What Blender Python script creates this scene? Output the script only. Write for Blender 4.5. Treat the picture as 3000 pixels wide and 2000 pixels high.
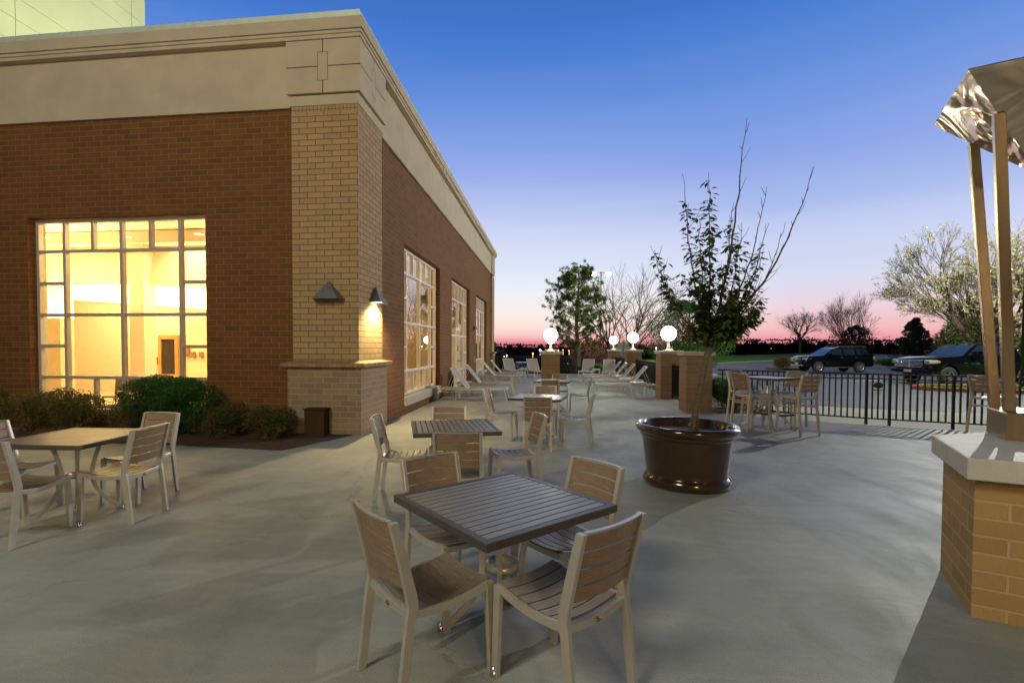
import bpy, math, random
from mathutils import Vector, Matrix
R = math.radians
rnd = random.Random(7)
sc = bpy.context.scene
for o in list(bpy.data.objects): bpy.data.objects.remove(o, do_unlink=True)
COL = sc.collection

# ------------------------------------------------------------------ camera
cd = bpy.data.cameras.new('camera'); cam = bpy.data.objects.new('camera', cd); COL.objects.link(cam)
sc.camera = cam
YAW, PITCH, ROLL, EYE = .1155, -.0274, .0035, 1.552
_f = Vector((-math.sin(YAW), math.cos(YAW), 0)); _r = Vector((math.cos(YAW), math.sin(YAW), 0)); _u = Vector((0, 0, 1))
_f2 = _f*math.cos(PITCH)+_u*math.sin(PITCH); _u2 = _u*math.cos(PITCH)-_f*math.sin(PITCH)
_r3 = _r*math.cos(ROLL)+_u2*math.sin(ROLL); _u3 = _u2*math.cos(ROLL)-_r*math.sin(ROLL)
cam.matrix_world = Matrix(((_r3.x, _u3.x, -_f2.x, 0), (_r3.y, _u3.y, -_f2.y, 0), (_r3.z, _u3.z, -_f2.z, EYE), (0, 0, 0, 1)))
cd.sensor_width = 36; cd.lens = 36*1436.1/3000
cd.shift_x = (1500-1444.7)/3000; cd.shift_y = (1056.06-1000)/3000
cd.clip_start = .05; cd.clip_end = 3000

# ------------------------------------------------------------------ world: dusk sky
def lin(r, g, b):
    f = lambda c: (c/255/12.92) if c/255 <= .04045 else ((c/255+.055)/1.055)**2.4
    return (f(r), f(g), f(b), 1)
w = bpy.data.worlds.new('World'); sc.world = w; w.use_nodes = True
nt = w.node_tree; nt.nodes.clear()
N = nt.nodes.new; L = nt.links.new
out = N('ShaderNodeOutputWorld'); bg = N('ShaderNodeBackground'); L(bg.outputs[0], out.inputs[0])
tc = N('ShaderNodeTexCoord'); nrm = N('ShaderNodeVectorMath'); nrm.operation = 'NORMALIZE'; L(tc.outputs['Generated'], nrm.inputs[0])
sep = N('ShaderNodeSeparateXYZ'); L(nrm.outputs[0], sep.inputs[0])
def ramp(stops):
    c = N('ShaderNodeValToRGB'); c.color_ramp.interpolation = 'LINEAR'
    e = c.color_ramp.elements
    e[0].position, e[0].color = stops[0][0], lin(*stops[0][1]); e[1].position, e[1].color = stops[1][0], lin(*stops[1][1])
    for p, q in stops[2:]: n = e.new(p); n.color = lin(*q)
    return c
# towards the sunset
ra = ramp([(0, (190, 80, 105)), (.012, (238, 152, 160)), (.022, (250, 194, 192)), (.039, (252, 226, 216)), (.067, (252, 239, 235)), (.108, (240, 240, 248)), (.162, (221, 230, 248)), (.214, (212, 218, 246)), (.335, (158, 178, 238)), (.441, (114, 150, 226)), (.547, (76, 127, 212)), (.68, (50, 92, 165)), (1, (22, 36, 66))])
# away from it
rb = ramp([(0, (180, 78, 112)), (.013, (238, 146, 158)), (.034, (244, 188, 190)), (.070, (238, 212, 222)), (.120, (216, 221, 242)), (.19, (203, 211, 244)), (.245, (172, 190, 238)), (.324, (142, 167, 232)), (.417, (108, 148, 222)), (.521, (70, 122, 208)), (.68, (46, 86, 158)), (1, (22, 36, 66))])
# slightly wavy streaks high in the gradient
nm = N('ShaderNodeMapping'); nm.inputs['Scale'].default_value = (1.2, 1.2, 16); L(nrm.outputs[0], nm.inputs[0])
nz = N('ShaderNodeTexNoise'); nz.inputs['Scale'].default_value = 1.6; nz.inputs['Detail'].default_value = 4; L(nm.outputs[0], nz.inputs[0])
wv = N('ShaderNodeMath'); wv.operation = 'MULTIPLY_ADD'; wv.inputs[1].default_value = .035; L(nz.outputs[0], wv.inputs[0])
zz = N('ShaderNodeMath'); zz.operation = 'SUBTRACT'; zz.inputs[1].default_value = .0175; L(sep.outputs['Z'], zz.inputs[0]); 
zc = N('ShaderNodeMath'); zc.operation = 'ABSOLUTE'; L(sep.outputs['Z'], zc.inputs[0])
zmul = N('ShaderNodeMath'); zmul.operation = 'MULTIPLY'; zmul.inputs[1].default_value = 4; zmul.use_clamp = True; L(zc.outputs[0], zmul.inputs[0])
wz = N('ShaderNodeMath'); wz.operation = 'SUBTRACT'; wz.inputs[1].default_value = .5; L(nz.outputs[0], wz.inputs[0])
wz2 = N('ShaderNodeMath'); wz2.operation = 'MULTIPLY'; wz2.inputs[1].default_value = .035; L(wz.outputs[0], wz2.inputs[0])
wz3 = N('ShaderNodeMath'); wz3.operation = 'MULTIPLY_ADD'; L(wz2.outputs[0], wz3.inputs[0]); L(zmul.outputs[0], wz3.inputs[1]); L(zc.outputs[0], wz3.inputs[2])
L(wz3.outputs[0], ra.inputs[0]); L(wz3.outputs[0], rb.inputs[0])
dt = N('ShaderNodeVectorMath'); dt.operation = 'DOT_PRODUCT'; dt.inputs[1].default_value = (-.10, .995, 0); L(nrm.outputs[0], dt.inputs[0])
mr = N('ShaderNodeMapRange'); mr.inputs['From Min'].default_value = .86; mr.inputs['From Max'].default_value = .99; L(dt.outputs['Value'], mr.inputs['Value'])
mx = N('ShaderNodeMix'); mx.data_type = 'RGBA'; L(mr.outputs[0], mx.inputs['Factor']); L(rb.outputs[0], mx.inputs['A']); L(ra.outputs[0], mx.inputs['B'])
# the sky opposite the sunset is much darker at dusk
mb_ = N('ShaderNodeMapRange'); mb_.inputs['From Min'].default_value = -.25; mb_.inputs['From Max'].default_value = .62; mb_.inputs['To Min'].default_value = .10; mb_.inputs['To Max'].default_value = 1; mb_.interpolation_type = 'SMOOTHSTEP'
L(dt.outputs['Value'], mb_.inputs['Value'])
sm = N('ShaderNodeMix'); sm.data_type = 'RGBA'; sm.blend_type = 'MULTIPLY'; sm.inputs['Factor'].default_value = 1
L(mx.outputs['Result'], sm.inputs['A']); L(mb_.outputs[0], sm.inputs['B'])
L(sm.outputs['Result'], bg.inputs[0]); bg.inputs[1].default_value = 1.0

sc.view_settings.view_transform = 'Standard'; sc.view_settings.look = 'None'; sc.view_settings.exposure = 0; sc.view_settings.gamma = 1
sc.cycles.use_denoising = True; sc.cycles.max_bounces = 6; sc.cycles.diffuse_bounces = 3; sc.cycles.glossy_bounces = 3
sc.cycles.transparent_max_bounces = 12; sc.cycles.sample_clamp_indirect = 4; sc.cycles.caustics_reflective = False; sc.cycles.caustics_refractive = False

# ------------------------------------------------------------------ lamps
def lamp(name, kind, loc, power, color, size=.3, aim=None, spot=60, blend=.4):
    ld = bpy.data.lights.new(name, kind); ld.energy = power; ld.color = color
    if kind == 'AREA': ld.size = size
    else: ld.shadow_soft_size = size
    if kind == 'SPOT': ld.spot_size = R(spot); ld.spot_blend = blend
    o = bpy.data.objects.new(name, ld); COL.objects.link(o); o.location = loc
    if aim is not None: o.rotation_euler = (Vector(aim)-Vector(loc)).to_track_quat('-Z', 'Y').to_euler()
    return o
WARM = (1, .66, .34); HALIDE = (.86, 1, .84)
LOT = (18.6, 21.9, 10.1)
lamp('lot_lamp_and_fill', 'POINT', LOT, 9200, (.97, .97, .88), .07)
lamp('lot_lamp_and_fill', 'POINT', (60, 53, 11), 17000, (.95, 1, .72), .3)  # unseen fill, added far off to the right to brighten lawn and trees
lamp('pole_light', 'POINT', (4.0, 51.0, 9.0), 9000, (.95, 1, .5), .3)
lamp('wall_light_behind', 'POINT', (5.0, -12, 6.5), 2300, (1, .72, .34), 1.0)
lamp('left_fill_light', 'POINT', (-5.5, -4.5, 9.0), 2450, (1, .98, .76), 1.5)  # unseen fill hung above the patio, added to brighten the ground at left
lamp('roof_flood', 'SPOT', (-12.5, 23.0, 7.9), 5200, (.86, 1, .60), .3, (-19.6, 21.5, 16.5), 105, .7)
lamp('roof_flood_low', 'SPOT', (-11.5, 12, 7.7), 1500, (.8, .92, .4), .3, (-19.6, 15, 13), 120, .8)
lamp('room_light', 'AREA', (-8.4, 11.6, 4.22), 420, (1, .74, .36), 3.5, (-8.4, 11.6, 0))
lamp('room_light', 'AREA', (-13.2, 13.6, 4.22), 420, (1, .74, .36), 2.5, (-13.2, 13.6, 0))
lamp('room_uplight', 'AREA', (-8.6, 13.2, 2.3), 420, (1, .74, .36), 2.5, (-8.6, 13.2, 5))
lamp('room_uplight', 'AREA', (-13.0, 11.4, 2.3), 420, (1, .74, .36), 2.5, (-13.0, 11.4, 5))
lamp('room_light', 'AREA', (-7.2, 19, 4.1), 230, (1, .64, .26), 3, (-7.2, 19, 0))
lamp('room_light', 'AREA', (-7.2, 25, 4.1), 170, (1, .64, .26), 3, (-7.2, 25, 0))
lamp('reflector_uplight', 'SPOT', (3.30, 3.78, 1.16), 30, (1, .58, .22), .05, (3.3, 3.78, 3), 110, .5)

# ------------------------------------------------------------------ materials
def new_mat(name):
    m = bpy.data.materials.new(name); m.use_nodes = True; t = m.node_tree
    b = t.nodes['Principled BSDF']; return m, t, b
def mat(name, col, rough=.6, metal=0, vary=.12, vscale=6, bump=.0, bscale=60, coat=0, coords='Object', spec=None, stretch=None, col2=None):
    m, t, b = new_mat(name)
    b.inputs['Roughness'].default_value = rough; b.inputs['Metallic'].default_value = metal
    if coat: b.inputs['Coat Weight'].default_value = coat; b.inputs['Coat Roughness'].default_value = .08
    if spec is not None: b.inputs['Specular IOR Level'].default_value = spec
    c = t.nodes.new('ShaderNodeTexCoord'); src = c.outputs[coords]
    if stretch:
        mp = t.nodes.new('ShaderNodeMapping'); mp.inputs['Scale'].default_value = stretch; t.links.new(src, mp.inputs[0]); src = mp.outputs[0]
    n = t.nodes.new('ShaderNodeTexNoise'); n.inputs['Scale'].default_value = vscale; n.inputs['Detail'].default_value = 6; n.inputs['Roughness'].default_value = .6
    t.links.new(src, n.inputs[0])
    mx = t.nodes.new('ShaderNodeMix'); mx.data_type = 'RGBA'
    a = [max(0, x*(1-vary)) for x in col]; bb = [min(1, x*(1+vary)) for x in (col2 or col)]
    mx.inputs['A'].default_value = (*a, 1); mx.inputs['B'].default_value = (*bb, 1)
    cr = t.nodes.new('ShaderNodeMapRange'); cr.inputs['From Min'].default_value = .3; cr.inputs['From Max'].default_value = .7
    t.links.new(n.outputs[0], cr.inputs['Value']); t.links.new(cr.outputs[0], mx.inputs['Factor'])
    t.links.new(mx.outputs['Result'], b.inputs['Base Color'])
    if bump:
        n2 = t.nodes.new('ShaderNodeTexNoise'); n2.inputs['Scale'].default_value = bscale; n2.inputs['Detail'].default_value = 4; t.links.new(src, n2.inputs[0])
        bp = t.nodes.new('ShaderNodeBump'); bp.inputs['Strength'].default_value = bump; bp.inputs['Distance'].default_value = .02
        t.links.new(n2.outputs[0], bp.inputs['Height']); t.links.new(bp.outputs[0], b.inputs['Normal'])
    return m
def emit(name, col, s):
    m, t, b = new_mat(name)
    b.inputs['Base Color'].default_value = (.8, .8, .8, 1)
    b.inputs['Emission Color'].default_value = (*col, 1); b.inputs['Emission Strength'].default_value = s
    return m
def brick(name, c1, c2, mortar, bw=.3048, bh=.1016, ms=.014, off=.5, rough=.85, bumps=.6, streak=True, u0=0, v0=0):
    m, t, b = new_mat(name); b.inputs['Roughness'].default_value = rough
    uv = t.nodes.new('ShaderNodeUVMap'); mp = t.nodes.new('ShaderNodeMapping'); mp.inputs['Location'].default_value = (u0, v0, 0)
    t.links.new(uv.outputs[0], mp.inputs[0])
    bt = t.nodes.new('ShaderNodeTexBrick'); bt.offset = off; bt.inputs['Scale'].default_value = 1
    bt.inputs['Brick Width'].default_value = bw; bt.inputs['Row Height'].default_value = bh; bt.inputs['Mortar Size'].default_value = ms*.5
    bt.inputs['Mortar Smooth'].default_value = .15; bt.inputs['Bias'].default_value = -.2
    bt.inputs['Color1'].default_value = (*c1, 1); bt.inputs['Color2'].default_value = (*c2, 1); bt.inputs['Mortar'].default_value = (*mortar, 1)
    t.links.new(mp.outputs[0], bt.inputs[0])
    n = t.nodes.new('ShaderNodeTexNoise'); n.inputs['Scale'].default_value = 2.2; n.inputs['Detail'].default_value = 8; n.inputs['Roughness'].default_value = .7
    t.links.new(mp.outputs[0], n.inputs[0])
    n3 = t.nodes.new('ShaderNodeTexNoise'); n3.inputs['Scale'].default_value = 90; n3.inputs['Detail'].default_value = 3
    mp3 = t.nodes.new('ShaderNodeMapping'); mp3.inputs['Scale'].default_value = (1, .25, 1); t.links.new(mp.outputs[0], mp3.inputs[0]); t.links.new(mp3.outputs[0], n3.inputs[0])
    hs = t.nodes.new('ShaderNodeMix'); hs.data_type = 'RGBA'; hs.blend_type = 'MULTIPLY'; hs.inputs['Factor'].default_value = .55
    cr = t.nodes.new('ShaderNodeMapRange'); cr.inputs['From Min'].default_value = .25; cr.inputs['From Max'].default_value = .75; cr.inputs['To Min'].default_value = .70; cr.inputs['To Max'].default_value = 1.2
    add = t.nodes.new('ShaderNodeMath'); add.operation = 'MULTIPLY_ADD'; add.inputs[1].default_value = .45; t.links.new(n3.outputs[0], add.inputs[0])
    ml = t.nodes.new('ShaderNodeMath'); ml.operation = 'MULTIPLY'; ml.inputs[1].default_value = .55; t.links.new(n.outputs[0], ml.inputs[0]); t.links.new(ml.outputs[0], add.inputs[2])
    t.links.new(add.outputs[0], cr.inputs['Value']); t.links.new(cr.outputs[0], hs.inputs['B']); t.links.new(bt.outputs['Color'], hs.inputs['A'])
    t.links.new(hs.outputs['Result'], b.inputs['Base Color'])
    iv = t.nodes.new('ShaderNodeMath'); iv.operation = 'MULTIPLY_ADD'; iv.inputs[1].default_value = -1; t.links.new(bt.outputs['Fac'], iv.inputs[0])
    m2 = t.nodes.new('ShaderNodeMath'); m2.operation = 'MULTIPLY'; m2.inputs[1].default_value = .35; t.links.new(n3.outputs[0], m2.inputs[0]); t.links.new(m2.outputs[0], iv.inputs[2])
    bp = t.nodes.new('ShaderNodeBump'); bp.inputs['Strength'].default_value = bumps; bp.inputs['Distance'].default_value = .006
    t.links.new(iv.outputs[0], bp.inputs['Height']); t.links.new(bp.outputs[0], b.inputs['Normal'])
    return m
def glass(name, tint=(.95, .97, .95), rough=.0, base=.06):
    m, t, b = new_mat(name); t.nodes.remove(b); o = t.nodes['Material Output']
    g = t.nodes.new('ShaderNodeBsdfGlossy'); g.inputs['Roughness'].default_value = rough; g.inputs['Color'].default_value = (1, 1, 1, 1)
    tr = t.nodes.new('ShaderNodeBsdfTransparent'); tr.inputs['Color'].default_value = (*tint, 1)
    fr = t.nodes.new('ShaderNodeFresnel'); fr.inputs['IOR'].default_value = 1.5
    ad = t.nodes.new('ShaderNodeMath'); ad.operation = 'ADD'; ad.inputs[1].default_value = base; ad.use_clamp = True
    mx = t.nodes.new('ShaderNodeMixShader'); t.links.new(fr.outputs[0], ad.inputs[0]); t.links.new(ad.outputs[0], mx.inputs[0])
    t.links.new(tr.outputs[0], mx.inputs[1]); t.links.new(g.outputs[0], mx.inputs[2]); t.links.new(mx.outputs[0], o.inputs[0])
    return m
def leafmat(name, c1, c2, rough=.55):
    m, t, b = new_mat(name); b.inputs['Roughness'].default_value = rough
    o = t.nodes['Material Output']
    c = t.nodes.new('ShaderNodeTexCoord'); n = t.nodes.new('ShaderNodeTexNoise'); n.inputs['Scale'].default_value = 5; n.inputs['Detail'].default_value = 5
    t.links.new(c.outputs['Object'], n.inputs[0])
    mr = t.nodes.new('ShaderNodeMapRange'); mr.inputs['From Min'].default_value = .35; mr.inputs['From Max'].default_value = .65; t.links.new(n.outputs[0], mr.inputs['Value'])
    mx = t.nodes.new('ShaderNodeMix'); mx.data_type = 'RGBA'; mx.inputs['A'].default_value = (*c1, 1); mx.inputs['B'].default_value = (*c2, 1); t.links.new(mr.outputs[0], mx.inputs['Factor'])
    t.links.new(mx.outputs['Result'], b.inputs['Base Color'])
    tl = t.nodes.new('ShaderNodeBsdfTranslucent'); t.links.new(mx.outputs['Result'], tl.inputs['Color'])
    ms = t.nodes.new('ShaderNodeMixShader'); ms.inputs[0].default_value = .3; t.links.new(b.outputs[0], ms.inputs[1]); t.links.new(tl.outputs[0], ms.inputs[2]); t.links.new(ms.outputs[0], o.inputs[0])
    return m
M = {}
M['brick_red'] = brick('red_brick', (.195, .072, .014), (.140, .050, .010), (.23, .14, .055))
M['brick_tan'] = brick('tan_brick', (.47, .31, .155), (.40, .26, .125), (.16, .10, .05), ms=.014)
M['brick_tan_light_joint'] = brick('tan_brick_pale_joints', (.33, .235, .145), (.24, .165, .10), (.45, .36, .25), bh=.1016, ms=.011)
M['brick_pillar'] = brick('pillar_brick', (.31, .19, .105), (.24, .145, .08), (.34, .23, .14), ms=.012)
M['brick_fire'] = brick('square_faced_brick', (.44, .27, .105), (.33, .195, .07), (.50, .35, .18), ms=.016, bumps=.8, v0=.03)
M['soldier'] = brick('soldier_course_brick', (.47, .31, .155), (.40, .27, .13), (.16, .10, .05), bw=.068, bh=.3, ms=.011, off=0)
M['ledge'] = brick('ledge_brick', (.40, .26, .14), (.28, .17, .09), (.20, .13, .08), bw=.075, bh=1.0, ms=.009, off=0)
M['stucco'] = mat('cream_stucco', (.56, .465, .335), .9, vary=.10, vscale=1.6, bump=.35, bscale=160)
M['tower'] = mat('pale_tower_stucco', (.62, .60, .44), .9, vary=.05, vscale=.6, bump=.2, bscale=60)
M['coping'] = mat('metal_coping', (.72, .78, .64), .45, .25, vary=.08)
M['alu'] = mat('champagne_window_frame', (.62, .52, .42), .4, .3, vary=.05)
M['alu_skylit'] = mat('skylit_window_frame', (.80, .78, .72), .4, .1, vary=.05)  # side-face copy of the champagne metal, skylight put into a paler colour
M['glass'] = glass('window_glass', (.93, .93, .88), 0, .05)
M['glass_side'] = glass('reflective_window_glass', (.86, .86, .82), 0, .24)
M['stone'] = mat('cast_stone', (.50, .44, .34), .75, vary=.12, vscale=5, bump=.3, bscale=120)
M['stone_light'] = mat('pale_stone_cap', (.56, .52, .45), .62, vary=.10, vscale=4, bump=.25, bscale=140)
M['frame'] = mat('champagne_aluminium', (.58, .53, .45), .34, .5, vary=.06, vscale=9)
M['slat'] = mat('taupe_composite_slats', (.23, .185, .135), .38, 0, vary=.22, vscale=14, bump=.08, bscale=90, stretch=(1, 6, 6))
M['slat_back_lit'] = mat('lit_backrest_slats', (.275, .185, .11), .45, 0, vary=.22, vscale=14, bump=.08, bscale=90, stretch=(1, 8, 8))  # same taupe slats, lamplight on the backs put into a warmer colour
M['slat_table'] = mat('table_slats', (.225, .215, .175), .29, .1, vary=.22, vscale=9, bump=.05, bscale=90, stretch=(1.0, 12, 12))
M['table_edge'] = mat('dark_table_edge', (.095, .083, .066), .36, .2, vary=.12)
M['brass'] = mat('brass_badge', (.45, .30, .10), .3, .9)
M['chrome'] = mat('steel_glide', (.6, .58, .55), .2, 1)
M['rubber'] = mat('black_rubber', (.02, .02, .02), .7)
M['white_alu'] = mat('pale_lounger_frame', (.70, .68, .62), .38, .3, vary=.05)
M['sling'] = mat('grey_sling_fabric', (.36, .34, .30), .8, vary=.08, vscale=30, bump=.2, bscale=300)
M['fence'] = mat('black_fence_paint', (.014, .013, .013), .35, .3)
M['bronze'] = mat('brown_planter_glaze', (.050, .023, .007), .17, .25, vary=.25, vscale=3, bump=.03, bscale=9, coat=.8)
M['soil'] = mat('potting_mulch', (.045, .028, .018), .95, vary=.7, vscale=35, bump=1, bscale=60)
M['mulch'] = mat('bark_mulch', (.075, .040, .024), .95, vary=.6, vscale=28, bump=1, bscale=45)
M['chip'] = mat('mulch_chips', (.16, .085, .05), .95, vary=.5, vscale=8)
M['steel'] = mat('brushed_steel', (.47, .345, .205), .24, 1, vary=.10, vscale=3, bump=.05, bscale=160, stretch=(14, 14, .6))
M['lampgrey'] = mat('grey_sconce_metal', (.20, .19, .18), .5, .5)
M['cast'] = mat('pale_lamp_casting', (.60, .54, .44), .5, .1)
M['globe'] = emit('lit_globe', (1, .96, .88), 26)
M['lamp_on'] = emit('lamp_lens', (1, .98, .80), 14)
M['warm_on'] = emit('warm_lamp_lens', (1, .80, .45), 22)
M['room_wall'] = mat('cream_room_wall', (.72, .62, .44), .85, vary=.04)
M['room_floor'] = mat('room_floor', (.45, .33, .2), .5)
M['cove'] = emit('cove_glow', (1, .82, .46), 1.8)
M['wood'] = mat('varnished_wood', (.50, .26, .09), .4, vary=.2)
M['dark'] = mat('dark_pane', (.04, .035, .03), .15)
M['art'] = mat('picture_print', (.25, .13, .07), .6, vary=.8, vscale=30)
M['asphalt'] = mat('asphalt', (.055, .056, .060), .62, vary=.3, vscale=1.2, bump=.5, bscale=120)
M['paint'] = mat('white_road_paint', (.55, .54, .5), .7, vary=.3, vscale=12)
M['kerb'] = mat('concrete_kerb', (.36, .33, .27), .85, vary=.2, vscale=3)
M['red_kerb'] = mat('red_kerb_paint', (.34, .075, .06), .7, vary=.3, vscale=5)
M['walk'] = mat('sidewalk_concrete', (.42, .38, .27), .85, vary=.12, vscale=1.5, bump=.3, bscale=140)
M['lawn'] = mat('lawn_grass', (.085, .20, .02), 1, vary=.45, vscale=3, bump=.8, bscale=40, spec=.1)
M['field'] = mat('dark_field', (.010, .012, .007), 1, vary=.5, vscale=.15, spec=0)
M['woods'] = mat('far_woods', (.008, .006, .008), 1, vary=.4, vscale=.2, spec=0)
M['bark'] = mat('tree_bark', (.10, .065, .04), .9, vary=.35, vscale=12, bump=.6, bscale=40, stretch=(1, 1, 3))
M['bark_pot'] = mat('young_cherry_bark', (.165, .115, .065), .7, vary=.45, vscale=16, bump=.7, bscale=45, stretch=(1, 1, 5))
M['bark_pale'] = mat('pale_pine_bark', (.22, .17, .12), .9, vary=.35, vscale=8, bump=.6, bscale=30)
M['leaf_pot'] = leafmat('dark_cherry_leaves', (.06, .105, .018), (.11, .15, .03))
M['leaf_shrub'] = leafmat('evergreen_shrub_leaves', (.020, .085, .014), (.040, .130, .020))
M['leaf_azalea'] = leafmat('azalea_leaves', (.065, .11, .020), (.17, .11, .030))
M['leaf_bright'] = leafmat('bright_hedge_leaves', (.05, .14, .014), (.085, .20, .02))
M['leaf_pine'] = leafmat('pine_needles', (.045, .085, .018), (.17, .23, .03), .6)
M['leaf_green'] = leafmat('spring_green_leaves', (.045, .13, .020), (.09, .20, .03))
M['leaf_bud'] = leafmat('pale_spring_buds', (.46, .50, .22), (.56, .46, .32))
M['leaf_dark'] = leafmat('dark_conifer_needles', (.016, .030, .012), (.03, .045, .016))
M['leaf_red'] = leafmat('redbud_leaves', (.13, .035, .045), (.17, .055, .06))
M['leaf_dry'] = leafmat('dry_shrub_leaves', (.10, .07, .025), (.14, .10, .03))
M['car_black'] = mat('black_car_paint', (.002, .0025, .004), .10, 0, vary=.05)
M['car_blue'] = mat('blue_car_paint', (.012, .035, .11), .15, .3, vary=.05, coat=1)
M['car_white'] = mat('white_car_paint', (.45, .46, .46), .25, 0, vary=.05, coat=.6)
M['car_glass'] = mat('tinted_car_glass', (.012, .022, .035), .04, 0, vary=.05, coat=.5)
M['rim'] = mat('alloy_rim', (.62, .61, .57), .25, .9, vary=.05)
M['tyre'] = mat('tyre_rubber', (.02, .02, .02), .8)
M['lens'] = mat('headlamp_lens', (.60, .58, .52), .08, .4, coat=1)
M['amber'] = mat('amber_lens', (.6, .18, .02), .15, coat=1)
M['red_lens'] = mat('red_lens', (.35, .02, .02), .15, coat=1)
M['plate'] = mat('number_plate', (.6, .6, .6), .5)
M['sign_back'] = mat('bare_sign_back', (.26, .31, .27), .5, .4)
M['util'] = mat('brown_utility_box', (.060, .038, .020), .9, spec=.1)
M['hosebag'] = mat('black_cable_bundle', (.02, .016, .013), .6)

def concrete_mat():
    m, t, b = new_mat('patio_concrete'); b.inputs['Specular IOR Level'].default_value = .28; nd = t.nodes.new; ln = t.links.new
    c = nd('ShaderNodeTexCoord')
    def noise(scale, det, st=(1, 1, 1), rough=.6, dist=0):
        mp = nd('ShaderNodeMapping'); mp.inputs['Scale'].default_value = st; ln(c.outputs['Object'], mp.inputs[0])
        n = nd('ShaderNodeTexNoise'); n.inputs['Scale'].default_value = scale; n.inputs['Detail'].default_value = det; n.inputs['Roughness'].default_value = rough; n.inputs['Distortion'].default_value = dist
        ln(mp.outputs[0], n.inputs[0]); return n
    def mixc(a, bcol, fac, blend='MIX'):
        x = nd('ShaderNodeMix'); x.data_type = 'RGBA'; x.blend_type = blend
        for s, v in (('A', a), ('B', bcol)):
            if isinstance(v, tuple): x.inputs[s].default_value = (*v, 1)
            else: ln(v, x.inputs[s])
        if isinstance(fac, float): x.inputs['Factor'].default_value = fac
        else: ln(fac, x.inputs['Factor'])
        return x.outputs['Result']
    def rng(v, a, bb, lo=0., hi=1.):
        r = nd('ShaderNodeMapRange'); r.inputs['From Min'].default_value = a; r.inputs['From Max'].default_value = bb; r.inputs['To Min'].default_value = lo; r.inputs['To Max'].default_value = hi; ln(v, r.inputs['Value']); return r.outputs[0]
    n1 = noise(.55, 7, (1, 1, 1), .6, .4); n2 = noise(2.6, 8, (1, .45, 1), .68, .6); n3 = noise(140, 3); n4 = noise(.9, 5, (1, 3.2, 1), .65, 1.2)
    col = mixc((.235, .245, .225), (.345, .350, .315), rng(n1.outputs[0], .32, .68))
    col = mixc(col, (.55, .56, .56), rng(n2.outputs[0], .48, .78, 0, .32), 'MULTIPLY')
    col = mixc(col, (.40, .365, .31), rng(n4.outputs[0], .50, .72, 0, .55))
    n6 = noise(3.2, 7, (.16, 1.6, 1), .7, .8); col = mixc(col, rng(n6.outputs[0], .3, .72, 1.06, .91), 1.0, 'MULTIPLY')
    n7 = noise(19, 4, (1, 1, 1), .7); col = mixc(col, rng(n7.outputs[0], .66, .74, 1, .72), 1.0, 'MULTIPLY')
    col = mixc(col, rng(n3.outputs[0], .3, .7, .78, 1.18), 1.0, 'MULTIPLY')
    # hairline cracks
    v = nd('ShaderNodeTexVoronoi'); v.feature = 'DISTANCE_TO_EDGE'; v.inputs['Scale'].default_value = .33
    mp = nd('ShaderNodeMapping'); ln(c.outputs['Object'], mp.inputs[0]); wn = noise(1.2, 6); wm = nd('ShaderNodeVectorMath'); wm.operation = 'MULTIPLY_ADD'; wm.inputs[1].default_value = (.8, .8, 0)
    ln(wn.outputs['Color'], wm.inputs[0]); ln(mp.outputs[0], wm.inputs[2]); ln(wm.outputs[0], v.inputs[0])
    cr = rng(v.outputs['Distance'], 0, .0035, .76, 1)
    brk = rng(noise(.9, 3).outputs[0], .5, .56, 0, 1)
    crm = nd('ShaderNodeMath'); crm.operation = 'MAXIMUM'; ln(cr, crm.inputs[0]); ln(brk, crm.inputs[1])
    col = mixc(col, crm.outputs[0], 1.0, 'MULTIPLY')
    ln(col, b.inputs['Base Color'])
    ln(rng(n2.outputs[0], .3, .7, .48, .72), b.inputs['Roughness'])
    bp = nd('ShaderNodeBump'); bp.inputs['Strength'].default_value = .25; bp.inputs['Distance'].default_value = .006; ln(n3.outputs[0], bp.inputs['Height'])
    n5 = noise(6, 5, (1, 1, 1), .6); bp2 = nd('ShaderNodeBump'); bp2.inputs['Strength'].default_value = .18; bp2.inputs['Distance'].default_value = .02; ln(n5.outputs[0], bp2.inputs['Height']); ln(bp.outputs[0], bp2.inputs['Normal'])
    ln(bp2.outputs[0], b.inputs['Normal'])
    return m
M['concrete'] = concrete_mat()
def ripple_mat():
    m, t, b = new_mat('hammered_reflector_steel'); b.inputs['Metallic'].default_value = 1; b.inputs['Roughness'].default_value = .20; b.inputs['Base Color'].default_value = (.78, .64, .48, 1)
    c = t.nodes.new('ShaderNodeTexCoord'); n = t.nodes.new('ShaderNodeTexNoise'); n.inputs['Scale'].default_value = 1.9; n.inputs['Detail'].default_value = 1.0; n.inputs['Distortion'].default_value = 2.8
    t.links.new(c.outputs['Object'], n.inputs[0]); bp = t.nodes.new('ShaderNodeBump'); bp.inputs['Strength'].default_value = 1; bp.inputs['Distance'].default_value = .055
    t.links.new(n.outputs[0], bp.inputs['Height']); t.links.new(bp.outputs[0], b.inputs['Normal']); return m
M['ripple'] = ripple_mat()

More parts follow.
